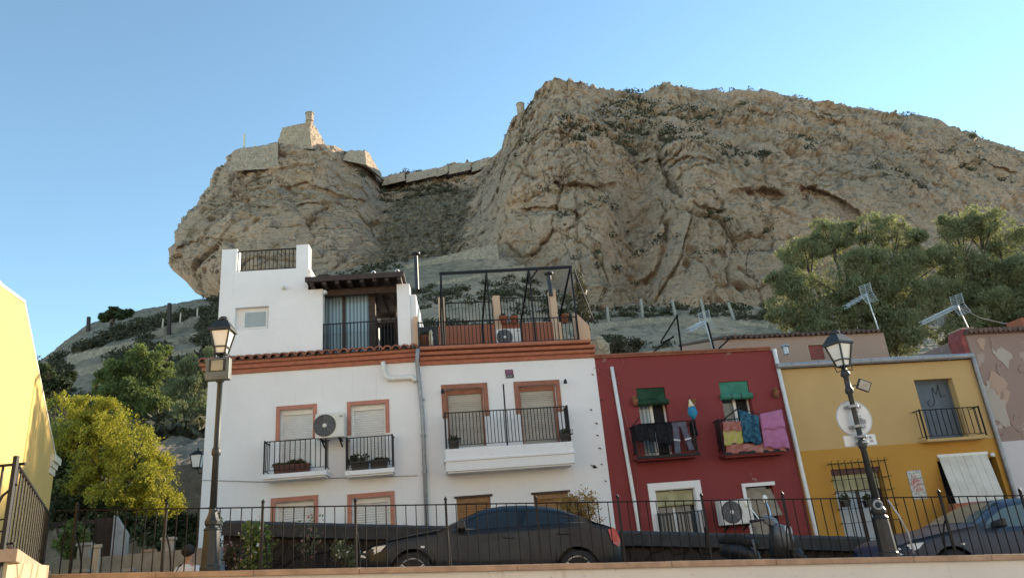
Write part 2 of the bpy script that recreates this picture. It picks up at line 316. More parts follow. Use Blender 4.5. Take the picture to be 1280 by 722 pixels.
# ------------------------------------------------------------------ mesh builder
class MB:
    def __init__(s): s.v = []; s.f = []
    def add(s, vs, fs):
        k = len(s.v); s.v += [tuple(map(float, p)) for p in vs]; s.f += [tuple(i+k for i in f) for f in fs]; return s
    def box(s, x0, x1, y0, y1, z0, z1):
        return s.add([(x0,y0,z0),(x1,y0,z0),(x1,y1,z0),(x0,y1,z0),(x0,y0,z1),(x1,y0,z1),(x1,y1,z1),(x0,y1,z1)],
                     [(0,3,2,1),(4,5,6,7),(0,1,5,4),(1,2,6,5),(2,3,7,6),(3,0,4,7)])
    def tube(s, pts, r, n=6, cap=True):
        pts = [Vector(p) for p in pts]; rs = r if isinstance(r, (list, tuple)) else [r]*len(pts)
        vs = []; 
        for i, p in enumerate(pts):
            a = pts[max(i-1, 0)]; b = pts[min(i+1, len(pts)-1)]; d = (b-a).normalized()
            u = d.orthogonal().normalized() if i == 0 else (u - d*u.dot(d)).normalized()
            w = d.cross(u)
            for k in range(n):
                t = 2*pi*(k+.5)/n; vs.append(p + (u*cos(t)+w*sin(t))*rs[i])
        fs = [(i*n+k, i*n+(k+1)%n, (i+1)*n+(k+1)%n, (i+1)*n+k) for i in range(len(pts)-1) for k in range(n)]
        if cap: fs += [tuple(range(n))[::-1], tuple((len(pts)-1)*n+k for k in range(n))]
        return s.add(vs, fs)
    def bar(s, a, b, w, h=None):
        h = h or w; a = Vector(a); b = Vector(b); d = (b-a).normalized()
        up = Vector((0,0,1)) if abs(d.z) < .95 else Vector((0,1,0))
        u = d.cross(up).normalized()*w/2; q = u.cross(d).normalized()*h/2
        vs = [p+sx*u+sz*q for p in (a,b) for sx, sz in ((-1,-1),(1,-1),(1,1),(-1,1))]
        return s.add(vs, [(0,1,2,3),(7,6,5,4),(0,4,5,1),(1,5,6,2),(2,6,7,3),(3,7,4,0)])
    def lathe(s, prof, c=(0,0,0), n=16, axis='z'):
        vs = []
        for r, h in prof:
            for k in range(n):
                t = 2*pi*k/n; p = (r*cos(t), r*sin(t), h)
                if axis == 'y': p = (p[0], p[2], p[1])
                if axis == 'x': p = (p[2], p[0], p[1])
                vs.append((p[0]+c[0], p[1]+c[1], p[2]+c[2]))
        fs = [(i*n+k, i*n+(k+1)%n, (i+1)*n+(k+1)%n, (i+1)*n+k) for i in range(len(prof)-1) for k in range(n)]
        fs += [tuple(range(n))[::-1], tuple((len(prof)-1)*n+k for k in range(n))]
        return s.add(vs, fs)
    def prism(s, poly, y0, y1):          # polygon in (x,z), extruded along y
        n = len(poly); vs = [(x, y0, z) for x, z in poly]+[(x, y1, z) for x, z in poly]
        return s.add(vs, [tuple(range(n)), tuple(range(2*n-1, n-1, -1))]+[(i, i+n, (i+1)%n+n, (i+1)%n) for i in range(n)])
    def hexa(s, p):                      # 8 points: bottom ring 4, top ring 4
        return s.add(p, [(0,3,2,1),(4,5,6,7),(0,1,5,4),(1,2,6,5),(2,3,7,6),(3,0,4,7)])
    def build(s, name, mat, parent=None, smooth=False, bev=0, norm=True):
        me = bpy.data.meshes.new(name); me.from_pydata(s.v, [], s.f); me.materials.append(mat)
        if norm:
            bm = bmesh.new(); bm.from_mesh(me); bmesh.ops.recalc_face_normals(bm, faces=bm.faces); bm.to_mesh(me); bm.free()
        if smooth: me.polygons.foreach_set('use_smooth', [True]*len(me.polygons))
        o = bpy.data.objects.new(name, me); COL.objects.link(o)
        if parent: o.parent = parent
        if bev:
            b = o.modifiers.new('bev', 'BEVEL'); b.width = bev; b.segments = 2; b.limit_method = 'ANGLE'; b.angle_limit = radians(40)
        return o
def tag(o, label=None, cat=None, group=None, kind=None):
    if label: o['label'] = label
    if cat: o['category'] = cat
    if group: o['group'] = group
    if kind: o['kind'] = kind
    return o
def empty(name, loc, rz=0, label=None, cat=None, group=None):
    o = bpy.data.objects.new(name, None); COL.objects.link(o); o.location = loc; o.rotation_euler = (0, 0, rz); o.empty_display_size = .1
    return tag(o, label, cat, group)
def fastmesh(name, V, mat, parent=None, quad=True):
    """V: (n,4,3) or (n,3,3) array of separate faces"""
    n, k = V.shape[:2]; me = bpy.data.meshes.new(name)
    me.vertices.add(n*k); me.vertices.foreach_set('co', V.reshape(-1).astype(np.float32))
    me.loops.add(n*k); me.loops.foreach_set('vertex_index', np.arange(n*k, dtype=np.int32))
    me.polygons.add(n); me.polygons.foreach_set('loop_start', np.arange(0, n*k, k, dtype=np.int32)); me.polygons.foreach_set('loop_total', np.full(n, k, dtype=np.int32))
    me.update(); me.validate(); me.materials.append(mat)
    o = bpy.data.objects.new(name, me); COL.objects.link(o)
    if parent: o.parent = parent
    return o
def gridmesh(name, P, mat, attr=None, smooth=True):
    nv, nu = P.shape[:2]; me = bpy.data.meshes.new(name)
    me.vertices.add(nu*nv); me.vertices.foreach_set('co', P.reshape(-1).astype(np.float32))
    i = np.arange((nv-1)*nu).reshape(nv-1, nu)[:, :-1]
    q = np.stack([i, i+1, i+nu+1, i+nu], -1).reshape(-1, 4).astype(np.int32); n = len(q)
    me.loops.add(n*4); me.loops.foreach_set('vertex_index', q.reshape(-1))
    me.polygons.add(n); me.polygons.foreach_set('loop_start', np.arange(0, n*4, 4, dtype=np.int32)); me.polygons.foreach_set('loop_total', np.full(n, 4, dtype=np.int32))
    if smooth: me.polygons.foreach_set('use_smooth', np.ones(n, bool))
    me.update(); me.materials.append(mat)
    if attr is not None:
        a = me.attributes.new('scree', 'FLOAT', 'POINT'); a.data.foreach_set('value', attr.reshape(-1).astype(np.float32))
    o = bpy.data.objects.new(name, me); COL.objects.link(o); return o
def leafcloud(clumps, n, size, droop=0., gap=-.1, gscale=1.0, shell=.33, aspect=2.2, seed=0):
    """clumps: list of (centre, (rx,ry,rz)). Returns (n,4,3) leaf quads scattered through the clumps"""
    r = np.random.default_rng(seed); C = np.array([c for c, _ in clumps], float); Rr = np.array([q for _, q in clumps], float)
    w = (Rr[:, 0]*Rr[:, 2]); w = w/w.sum(); out = []; tot = 0
    while tot < n:
        k = r.choice(len(C), size=n, p=w); d = r.normal(size=(n, 3)); d /= np.linalg.norm(d, axis=1)[:, None]
        p = C[k] + d*Rr[k]*(r.random(n)**shell)[:, None]*(1+.12*r.normal(size=n))[:, None]
        keep = fbm(p*gscale/np.mean(Rr), 3, seed) > gap+.25*r.random(n)-.12
        p = p[keep]; out.append(p); tot += len(p)
    p = np.concatenate(out)[:n]
    a = r.normal(size=(n, 3)); a[:, 2] = a[:, 2]*(1-droop) - droop*2.2; a /= np.linalg.norm(a, axis=1)[:, None]
    b = r.normal(size=(n, 3)); b -= a*(a*b).sum(1)[:, None]; b /= np.linalg.norm(b, axis=1)[:, None]
    s = size*(.6+.8*r.random(n))[:, None]; a = a*s*.5*aspect**.5; b = b*s*.5/aspect**.5
    return np.stack([p-a, p+b, p+a, p-b], 1)
# ================================================================== THE SETTING: ground, hill, cliff
def interp(px, pts, k=1):
    a = np.array(pts, float); return np.interp(px, a[:, 0], a[:, k])
g = MB(); g.add([(-900,-600,0),(900,-600,0),(900,1200,0),(-900,1200,0)], [(0,1,2,3)])
tag(g.build('ground', M['paving']), kind='structure')
def road_z(x): return 1.05-.068*x
# street above the retaining wall (slopes down towards the right)
r = MB(); xs = [-7.2+.5*i for i in range(50)]
r.add([(x, 11.2+.074*x, road_z(x)) for x in xs]+[(x, 24, road_z(x)) for x in xs], [(i, i+1, i+51, i+50) for i in range(49)])
tag(r.build('road', M['asphalt']), kind='structure')
r = MB(); r.add([(-30, 9, .68), (-7.2, 9, .68), (-7.2, 34, .72), (-30, 34, .9)], [(0,1,2,3)])
tag(r.build('alley_paving', M['paving']), kind='structure')
# ---- hillside between the houses and the cliff foot
FOOT = [(-500,560),(-200,510),(20,468),(50,452),(75,432),(108,408),(150,394),(200,384),(240,376),(275,372),(330,362),(400,345),(460,332),(520,325),(600,315),(640,318),(700,352),(740,376),(800,382),(900,380),(960,384),(1100,395),(1280,392),(1500,420),(1900,470)]
NU, NV = 1200, 280
NUH, NVH = NU, NV
pxs = np.linspace(-500, 1900, NU); vv = np.linspace(0, 1, NV)
PX, VV = np.meshgrid(pxs, vv)
footp = interp(PX, FOOT); lowp = 560-(PX-640)*.06
Yh = 27+95*VV**1.25 - 14*sstep(640, 900, PX)*VV
PY = lowp+(footp-lowp)*VV
P = atv(PX, PY, Yh)
d = fbm(P*.06, 4, 3)*.8*sstep(0, .2, VV)*(1-.75*VV) + fbm(P*.35, 4, 5, ridged=True)*(.9-.6*VV)*sstep(0, .15, VV) + fbm(P*np.array([1.1, .5, 1.1]), 4, 6, ridged=True)*.25
P[..., 2] += d
HS = np.clip((1-sstep(250, 420, PX))*(.75+.5*fbm(P*.08, 4, 171)) + sstep(.05, .3, fbm(P*.06, 4, 172))*.8, 0, 1)
Pb = P[-1:].repeat(8, 0).copy()
for i in range(8):
    Pb[i, :, 1] += 6*(i+1); Pb[i, :, 2] -= 2.2*(i+1)
Ps = P[:1].copy(); Ps[..., 2] = -1; HP0 = np.concatenate([Ps, P, Pb]); HP = np.concatenate([P, Pb]); hillside = tag(gridmesh("hillside", HP0, M['hill'], np.concatenate([HS[:1], HS, HS[-1:].repeat(8, 0)])), kind='structure')
# ---- the limestone cliff
TOP = [(285,194),(300,187),(325,183),(348,180),(372,178),(405,181),(420,184),(432,190),(458,190),(468,204),(479,223),(500,219),(530,214),(560,208),(590,203),(606,199),(618,195),(627,186),(630,172),(637,160),(648,150),(655,141),(664,131),(672,117),(681,108),(694,104),(712,106),(730,108),(750,112),(775,113),(795,116),(815,110),(850,108),(880,113),(900,115),(935,115),(970,120),(1010,126),(1060,134),(1100,138),(1150,148),(1190,160),(1230,174),(1280,188),(1340,216),(1420,280),(1520,370),(1650,450)]
LEFT = [(272,380),(262,374),(246,367),(233,352),(216,338),(212,330),(214,314),(222,303),(220,294),(232,274),(236,266),(249,260),(251,248),(263,240),(267,222),(279,212),(285,194)]
NU, NV = 1040, 420
u = np.linspace(0, 1, NU); v = np.linspace(0, 1, NV); UU, VV = np.meshgrid(u, v)
tp = 285+(1650-285)*np.where(u < .8, u*.92, .736+(u-.8)*1.32); fp_ = 272+(1650-272)*np.where(u < .8, u*.92, .736+(u-.8)*1.32)
ty = interp(tp, TOP); fy = interp(fp_, FOOT)+16
L = np.array(LEFT, float); lt = np.concatenate([[0], np.cumsum(np.hypot(*np.diff(L, axis=0).T))]); lt /= lt[-1]
lx = np.interp(v, lt, L[:, 0]); ly = np.interp(v, lt, L[:, 1])
wl = np.clip(1-UU/.16, 0, 1)**1.0
PX = (1-VV)*fp_+VV*tp; PY = (1-VV)*fy+VV*ty
bx = (1-v)*272+v*285; by = (1-v)*fy[0]+v*ty[0]
PX = PX+wl*(lx-bx)[:, None]; PY = PY+wl*(ly-by)[:, None]
def gauss(x, c, w): return np.exp(-((x-c)/w)**2)
Yf = interp(tp, [(285,138),(480,132),(600,124),(640,118),(800,112),(1280,108),(1650,108)])
Yt = interp(tp, [(285,186),(420,188),(478,205),(600,205),(618,186),(640,165),(700,160),(900,168),(1100,178),(1280,190),(1650,215)])
steep = sstep(560, 660, tp)*(1-sstep(950, 1300, tp))
gl = .38*VV+.62*sstep(.62, 1.05, VV); gl2 = .75*VV+.25*VV**2; gl3 = .25*VV+.75*VV**1.6
pr = 1-sstep(430, 520, tp)
G = steep*gl+(1-steep)*(pr*gl3+(1-pr)*gl2)
Yc = Yf+(Yt-Yf)*G
Yc = Yc + 30*(1-np.sqrt(np.clip(1-(1-np.clip(UU/.07, 0, 1))**2, 0, 1)))                 # the promontory rounds away to the left
# big forms: gully beside the main face, buttresses, overhangs
gx = 610-(PY-215)*.42
Yc += 3*(1-sstep(-8, 22, PX-gx))*sstep(440, 560, PX)*sstep(185, 215, PY)
Yc -= 7*gauss(PX-.12*(PY-200), 720, 42)*sstep(110, 170, PY); Yc -= 6*gauss(PX+.1*(PY-200), 880, 40)*sstep(130, 190, PY); Yc -= 6*gauss(PX, 1130, 70)*sstep(160, 230, PY)
Yc += 5*gauss(PX+.05*(PY-200), 800, 26)*sstep(150, 200, PY)
def crease(pts, w, depth):
    global Yc
    best = np.full(PX.shape, 1e9)
    for (x0, y0), (x1, y1) in zip(pts[:-1], pts[1:]):
        dx, dy = x1-x0, y1-y0; t = np.clip(((PX-x0)*dx+(PY-y0)*dy)/(dx*dx+dy*dy), 0, 1)
        best = np.minimum(best, np.hypot(PX-x0-t*dx, PY-y0-t*dy))
    wob = 1+.5*vnoise(np.stack([PX/9, PY/9, PX*0], -1), 31)
    Yc += .42*depth*np.exp(-(best/(.75*w*wob))**2)
def ledge(pts, w, depth):
    """an overhang: the rock below the line steps back, fading out downward"""
    global Yc
    a = np.array(pts, float); yl = np.interp(PX, a[:, 0], a[:, 1]); inside = sstep(a[0, 0]-4, a[0, 0]+8, PX)*(1-sstep(a[-1, 0]-8, a[-1, 0]+4, PX))
    yl = yl+4*fbm(np.stack([PX/18, PX*0, PX*0], -1), 4, 77)
    t = (PY-yl); Yc += .5*depth*inside*sstep(-1.5, 2.0, t)*(1-sstep(w*.25, w, t))
for a in (([(826,176),(822,205),(830,222),(840,240),(848,252)], 4.5, 9), ([(834,284),(829,318),(818,348),(806,358)], 6, 7), ([(744,166),(752,172),(764,176)], 5, 4),
          ([(416,345),(432,324),(452,302)], 6, 6), ([(720,230),(722,290),(726,340)], 3, 2.5), ([(690,215),(700,240),(696,262)], 3, 3), ([(640,205),(668,225),(690,228)], 4, 3),
          ([(880,150),(886,172)], 5, 4), ([(292,300),(300,330),(296,350)], 7, 5), ([(905,200),(930,178),(955,170)], 4, 4), ([(903,212),(940,205),(975,196)], 3, 3), ([(770,300),(790,318)], 5, 3), ([(985,300),(1000,330)], 4, 3), ([(560,255),(575,290)],5,3), ([(1140,245),(1175,205)], 6, 4)):
    crease(*a)
for a in (([(688,232),(720,226),(745,234),(770,228)], 16, 4), ([(905,248),(930,238),(955,232),(985,240)], 26, 5), ([(1000,232),(1030,236),(1060,250),(1082,268)], 40, 6), ([(355,236),(385,230),(410,236),(440,250),(462,254)], 20, 5),
          ([(262,262),(300,250),(330,258),(352,262)], 18, 5), ([(370,262),(398,256),(420,262)], 14, 4), ([(225,318),(250,300),(278,300)], 30, 6), ([(640,170),(670,158),(700,168),(735,160)], 14, 4), ([(795,206),(860,200),(905,208)], 14, 3.5),
          ([(700,168),(760,160),(820,172)], 18, 4), ([(905,142),(960,150),(1010,148),(1060,160)], 12, 4), ([(1180,215),(1215,205),(1260,222)], 30, 6), ([(300,212),(350,216),(400,210)], 10, 3), ([(650,262),(690,256),(730,270)], 12, 3), ([(860,262),(900,270)], 10, 3), ([(470,245),(520,238),(560,250)], 14, 4)):
    ledge(*a)
P = atv(PX, PY, Yc)
strata = P*np.array([.03, .03, .22]); strata[..., 2] += P[..., 0]*.03
vert = P*np.array([.16, .16, .03])
w1, w2, wid = worley(P*np.array([.11, .11, .085]) + .8*np.stack([fbm(P*.05, 3, k+40) for k in range(3)], -1), 4)
edge = sstep(0, .16, w2-w1)
warp = np.stack([fbm(P*.07, 4, k+40) for k in range(3)], -1)
F1, e1 = facets(P+5*warp, 15., 201, (1, 1, .75)); F2, e2 = facets(P+2.2*warp, 5.5, 211, (1, 1, .8)); F3, e3 = facets(P+.8*np.stack([fbm(P*.4, 3, k+140) for k in range(3)], -1), 2.1, 221)
mk = (.3+.75*sstep(-.15, .25, fbm(P*.04, 3, 166)))*(.48+.75*sstep(.5, .85, VV))
disp = 2.1*F1+1.7*F2*mk+1.0*F3*mk-.5*(1-sstep(0, .06, e2))*mk-.8*(1-sstep(0, .05, e1)) + 1.9*fbm(P*.028, 4, 1, .45) + (.7+1.4*sstep(.62, .9, VV))*fbm(strata, 5, 8, .6, True) + 1.0*fbm(vert, 5, 15, .55, True) + .6*wid*edge
w1b, w2b, widb = worley(P*np.array([.33, .33, .26]) + .9*np.stack([fbm(P*.16, 3, k+80) for k in range(3)], -1), 6)
disp += .4*widb*sstep(0, .12, w2b-w1b) + .5*fbm(P*.25, 5, 22, .7, True) + .6*fbm(P*.8, 4, 28, .65, True)
mask_ = sstep(-.05, .3, fbm(P*.035, 3, 66)); disp += mask_*1.1*fbm(P*.5, 4, 44, .7, True)
p1, p2, pid = worley(P*.24, 12); disp -= 2.6*sstep(.34, .1, p1)*(pid > .1)*sstep(-.1, .3, fbm(P*.03, 3, 60))       # pockets and small caves
fade = sstep(0, .02, 1-VV)*.9+.1
rough = interp(tp, [(285,1),(1000,1),(1280,.85),(1650,.8)])
P[..., 2] += (fbm(P*.25, 4, 33)*1.6+fbm(P*.06, 3, 35)*.8)*sstep(.45, .97, VV)*np.where((tp > 640) , 1, .25)
scree = sstep(.2, .55, (1-sstep(-22, 14, PX-gx+14*fbm(P*.08, 4, 90)))*sstep(430, 505, PX-(330-PY)*.35+20*fbm(P*.05, 3, 91))*sstep(222, 250, PY+14*fbm(P*.06, 3, 95)-(590-PX)*.12))
scree = np.maximum(scree, .8*sstep(.12, .42, fbm(P*.05, 5, 93))*sstep(1150, 1260, PX)*sstep(190, 230, PY))
scree = np.maximum(scree, .6*sstep(300, 325, PY)*sstep(430, 460, PX)*(1-sstep(640, 700, PX)))
disp += scree*1.8*fbm(P*.3, 5, 101, .65, True)
P[..., 1] -= disp*fade*rough*.85
# columns that carry the rock round behind the left edge, rows that carry it back over the top
back = P[:, :1].repeat(6, 1).copy()
for i in range(6): back[:, i, 1] += (6-i)*9; back[:, i, 0] += (6-i)**1.4*1.5
P = np.concatenate([back, P], 1); scree = np.concatenate([scree[:, :1].repeat(6, 1), scree], 1)
top = P[-1:].repeat(12, 0).copy(); 
for i in range(12): top[i, :, 1] += 5*(i+1); top[i, :, 2] -= .25*(i+1)**1.3
CLIFF = P.copy()
cliff = tag(gridmesh('cliff', np.concatenate([P, top]), M['rock'], np.concatenate([scree, scree[-1:].repeat(12, 0)]), smooth=False), kind='structure')
# ---- scrub on the hillside and on the ledges (uncountable)
def grid_normals(P):
    a = np.gradient(P, axis=1); b = np.gradient(P, axis=0); n = np.cross(a, b); n /= np.linalg.norm(n, axis=-1)[..., None]+1e-9
    return np.where(n[..., 2:] < 0, -n, n)
nrm = grid_normals(CLIFF)
cand = np.argwhere((nrm[..., 2] > .72) & (fbm(CLIFF*.06, 4, 50) > .27)); cand = cand[(rng.random(len(cand)) < .12) & ((cand[:, 0] > 300) | (cand[:, 1] > 640) | (rng.random(len(cand)) < .12))]
cl = []
for j, i in cand:
    s = .35+.75*rng.random()**2; cl.append((CLIFF[j, i]+np.array([0, -.1, s*.4]), (s*1.3, s, s*.75)))
rim = [i for i in range(330, 900) if rng.random() < .16]
for i in rim:
    s = .4+.8*rng.random()**3; cl.append((CLIFF[-1, i]+np.array([0, .3, s*.3]), (s*1.3, s, s)))
o = fastmesh('cliff_scrub', leafcloud(cl, 30000, .42, seed=3, gap=-.6), M['lf_scrub']); tag(o, 'dark low shrubs rooted in the ledges and rim of the cliff', kind='stuff')
WALLPIX = []
# ---- stone terrace walls and posts on the slope
def hill_y(px, py):
    """depth where the view ray meets the hillside"""
    best = None
    for j in range(8, NVH):
        p = HP[j, int(np.clip((px+500)/2400*(NUH-1), 0, NUH-1))]; w = p-EYE; z = w.dot(f0); y = 361-FPX*w.dot(CU)/z
        if y <= py: return p[1]
    return HP[NVH-2, NUH//2][1]
def terrace(pts, hpx, label, mat='masonry', dy=0):
    tops = []; WALLPIX.append((pts, hpx))
    for i, (px, py) in enumerate(pts):
        px2, py2 = pts[min(i+1, len(pts)-1)]
        for k in range(8 if i < len(pts)-1 else 1):
            t = k/8; tops.append((px+(px2-px)*t, py+(py2-py)*t))
    ys = [hill_y(*q) for q in tops]; ymean = np.array(ys); mn = np.array([ymean[max(0, i-4):i+5].min() for i in range(len(ys))]); lin = np.convolve(np.pad(mn, 4, 'edge'), np.ones(9)/9, 'valid')-.8+dy-np.where(np.array([q[0] for q in tops]) < 300, 4.5, 1.5)
    b = MB()
    ring = []
    for (px, py), Y in zip(tops, lin):
        p = at(px, py+rng.uniform(-.7, .7), Y); h = hpx*Y/FPX+2.2; ring.append([(p[0], p[1], p[2]-h), (p[0], p[1]+.1, p[2]), (p[0], p[1]+.6, p[2]), (p[0], p[1]+.6, p[2]-h)])
    n = len(ring); vs = [q for r_ in ring for q in r_]
    fs = [(i*4+k, (i+1)*4+k, (i+1)*4+(k+1)%4, i*4+(k+1)%4) for i in range(n-1) for k in range(4)]+[(0,1,2,3), tuple((n-1)*4+k for k in (3,2,1,0))]
    b.add(vs, fs); o = b.build('terrace_wall', M[mat]); tag(o, label, 'wall'); return o
terrace([(84,444),(128,434),(171,424)], 11, 'long dry stone terrace wall on the slope above the green trees')
terrace([(70,472),(105,458),(142,450)], 20, 'tall curved stone terrace wall just above the yellow flowering tree')
terrace([(188,416),(215,406),(248,394)], 17, 'rubble retaining wall topped by pale posts under the overhanging rock')
terrace([(208,425),(228,420),(246,414)], 13, 'short lower rubble wall under the walled terrace with pale posts')
terrace([(196,440),(222,438),(250,432)], 10, 'low pale wall between the two green pepper trees')
terrace([(700,408),(760,402),(830,396),(900,399),(960,405)], 17, 'curving pale stone retaining wall under the row of concrete posts')
terrace([(790,442),(850,432),(905,424),(962,420)], 14, 'lower rubble wall behind the red house roof')
terrace([(506,331),(560,318),(622,304)], 9, 'pale parapet climbing diagonally below the dark gully')
terrace([(545,352),(600,342),(655,330)], 7, 'weathered wall behind the black pergola on the slope', 'masonry')
def slope_post(px, py0, py1, wpx, lean, label, mat='conc', cat='post', group=None):
    Y = hill_y(px, py1)-1.6; a = at(px, py1+4, Y); b = at(px+lean, py0, Y); b[1] = a[1]
    m_ = MB(); m_.bar(a, b, wpx*Y/FPX); o = m_.build('fence_post', M[mat], bev=.01); tag(o, label, cat, group); return o
gp = 'concrete fence posts along the slope under the cliff'
for i, (px, y0, y1, ln) in enumerate([(761,384,399,-2),(804,374,395,-3),(845,375,393,-5),(882,374,397,-6),(918,378,396,-8)]):
    slope_post(px, y0, y1, 3.2, ln, ['short pale concrete post at the pergola end of the curved wall','pale concrete post second along the curved stone wall','tall pale concrete post midway along the curved stone wall','slim leaning concrete post above the grey aerial','leaning concrete post beside the big pepper tree'][i], group=gp)
for i, (px, y0, y1, ln) in enumerate([(203,398,409,1),(225,391,402,1),(246,385,396,1)]):
    slope_post(px, y0, y1, 1.6, ln, ['stubby pale post on the lower end of the walled terrace','pale post midway on the walled terrace','pale post under the rock overhang'][i], 'conc_l', group='pale posts on the walled terrace')
slope_post(211, 379, 416, 4.2, 1, 'tall dark timber pole rising over the scrub', 'wood_d', 'pole'); slope_post(110, 396, 412, 3.6, 1, 'dark stump like pole on the skyline of the slope', 'wood_d', 'pole')
slope_post(212, 428, 452, 4, 0, 'dark pole standing between the green trees', 'wood_d', 'pole'); slope_post(146, 437, 448, 2.6, 0, 'grey post at the end of the terrace wall', 'conc', 'pole')
# scrub belts on the hillside
def hill_at(px, v):
    i = int(np.clip((px+500)/2400*(NUH-1), 0, NUH-1)); j = int(np.clip(v*(NVH-1), 0, NVH-1)); return HP[j, i]
cl = []
for k in range(8000):
    px = rng.uniform(20, 1000) if k % 2 else rng.uniform(20, 290); vv_ = rng.uniform(.12, 1.0)
    p = hill_at(px, vv_)
    f = fbm((p*np.array([.05, .05, .09]))[None], 3, 70)[0]
    if f < (-.22 if px < 280 else -.06): continue
    w_ = p-EYE; z_ = w_.dot(f0); qx, qy = 640+FPX*w_.dot(CR)/z_, 361-FPX*w_.dot(CU)/z_
    if any(a[0][0]-4 < qx < a[-1][0]+4 and -1 < qy-np.interp(qx, [t[0] for t in a], [t[1] for t in a]) < h_+7 for a, h_ in WALLPIX): continue
    s = rng.uniform(.3, .95)*(1.0 if px > 280 else 1.15); cl.append((p+np.array([0, 0, s*.3]), (s*1.4, s*1.2, s*.8)))
n_ = 210000
o = fastmesh('hillside_scrub', leafcloud(cl, n_, .36, seed=5, gap=-.5), M['lf_scrub']); tag(o, 'dark grey green scrub covering the slope below the cliff', kind='stuff')
# ---- the fortress on the summit
FY = 187.0
fort = empty('fortress', at(376, 182, FY), 0, 'pale stone fortress bastion on the summit of the cliff', 'fortress')
fo = np.array(fort.location)
def rel(px, py, Y): return tuple(at(px, py, Y)-fo)
def block(name, front, back, mat, parent, base):
    """prism: front = pixel outline top edge pairs at depth"""
    b = MB(); b.hexa([rel(*q) for q in front+back]); return b.build(name, mat, parent)
# bastion: battered walls, front face towards the viewer, sunlit flank on the right
b = MB(); b.hexa([rel(344,186,FY), rel(390,186,FY-6), rel(409,186,FY+4), rel(362,186,FY+14), rel(353,160,FY+2), rel(386,152.5,FY-2), rel(394,157,FY+3), rel(360,160,FY+10)]); b.build('bastion', M['ashlar'], fort)
b = MB(); b.hexa([rel(286,214,FY-17), rel(348,210,FY-13), rel(346,200,FY+8), rel(292,200,FY+8), rel(291,189,FY-13), rel(347,179,FY-9), rel(346,180,FY+8), rel(300,186,FY+8)]); b.build('curtain_wall', M['ashlar'], fort)
b = MB(); b.hexa([rel(428,200,FY-5), rel(458,206,FY-9), rel(481,226,FY+6), rel(440,200,FY+14), rel(434,189.5,FY-1), rel(456,189,FY-4), rel(461,191,FY+4), rel(440,189,FY+9)]); b.build('bastion', M['ashlar'], fort)
t = MB(); c = rel(387, 152, FY-2.5); rr = 1.18
t.lathe([(.3, -2.2), (.75, -1.0), (1.0, -.2), (rr*1.08, 0), (rr, .15), (rr, 2.5), (rr*1.15, 2.55), (rr*1.15, 2.75), (rr*.6, 3.15), (.15, 3.4)], c, 8); t.build('sentry_turret', M['ashlar'], fort)
b = MB(); p = rel(305, 184, FY); q = rel(305.5, 167, FY); b.bar(p, q, .42); b.build('flagpole', M['cream'], fort)
for px, py, h in ((319, 184, 1.4), (418, 186, 1.5), (421, 188, 1.0)):
    b = MB(); p = np.array(rel(px, py, FY)); b.tube([p, p+np.array([0, 0, h])], .09, 5); b.build('mast', M['cream'], fort)
# saddle wall with steps
wallo = empty('rampart', at(540, 214, 200), 0, 'stepped stone rampart linking the bastion to the main crag', 'rampart'); wo_ = np.array(wallo.location)
for i, (x0, y0, x1, y1) in enumerate([(478,223,506,216.5), (508,219,546,210.5), (546,212,560,207), (561,209,588,203), (590,206,604,201), (600,201,611,197)]):
    Y = 193.5; b = MB(); q = [at(x0, y0+9, Y-3), at(x1, y1+9, Y-3), at(x1, y1+9, Y+3), at(x0, y0+9, Y+3), at(x0, y0, Y), at(x1, y1, Y), at(x1, y1-1, Y+3), at(x0, y0-1, Y+3)]
    b.hexa([tuple(k-wo_) for k in q]); b.build('parapet', M['ashlar'], wallo)
tr_ = empty('sentry_turret', at(651.5, 143, 156), 0, 'small stone sentry turret on the edge of the main crag', 'turret')
t = MB(); rr = .95; t.lathe([(.25, -3.2), (.6, -1.5), (.8, -.4), (rr*1.08, -.1), (rr, 0), (rr, 2.7), (rr*1.15, 2.75), (rr*1.15, 2.95), (.6, 3.3), (.12, 3.5)], (0, 0, 0), 8); t.build('turret_body', M['ashlar'], tr_)

tx = bpy.data.textures.new('weathering', 'CLOUDS'); tx.noise_scale = 1.1; tx.noise_depth = 4
for o in list(fort.children)+list(wallo.children):
    if o.name.split('.')[0] in ('bastion', 'curtain_wall', 'parapet'):
        s_ = o.modifiers.new('cut', 'SUBSURF'); s_.subdivision_type = 'SIMPLE'; s_.levels = s_.render_levels = 5
        d_ = o.modifiers.new('worn', 'DISPLACE'); d_.texture = tx; d_.strength = 1.0; d_.mid_level = .5; d_.texture_coords = 'GLOBAL'
# ================================================================== HOUSES
class House:
    def __init__(s, name, label, P, yaw, zb, cat='house', group=None):
        s.P = np.array([P[0], P[1], 0.]); s.yaw = radians(yaw); s.zb = zb
        s.root = empty(name, (P[0], P[1], zb), s.yaw, label, cat, group)
        s.ex = np.array([cos(s.yaw), sin(s.yaw), 0]); s.ey = np.array([-sin(s.yaw), cos(s.yaw), 0])
    def lp(s, px, py, dy=0.):
        d = ray(px, py); p0 = s.P+s.ey*dy; w = EYE+d*(s.ey.dot(p0-EYE)/s.ey.dot(d)); q = w-s.P
        return float(q.dot(s.ex)), float(w[2]-s.zb)
    def x(s, px, py, dy=0.): return s.lp(px, py, dy)[0]
    def z(s, px, py, dy=0.): return s.lp(px, py, dy)[1]
    def rect(s, x0, y0, x1, y1, dy=0.):
        """pixel rectangle (top-left, bottom-right; edges slanted in the picture) -> x0,x1,z0,z1"""
        a = s.lp(x0, y0, dy); b = s.lp(x1, y1, dy); return min(a[0], b[0]), max(a[0], b[0]), min(a[1], b[1]), max(a[1], b[1])
    def w(s, x, y, z): return s.P+s.ex*x+s.ey*y+np.array([0, 0, z+s.zb])
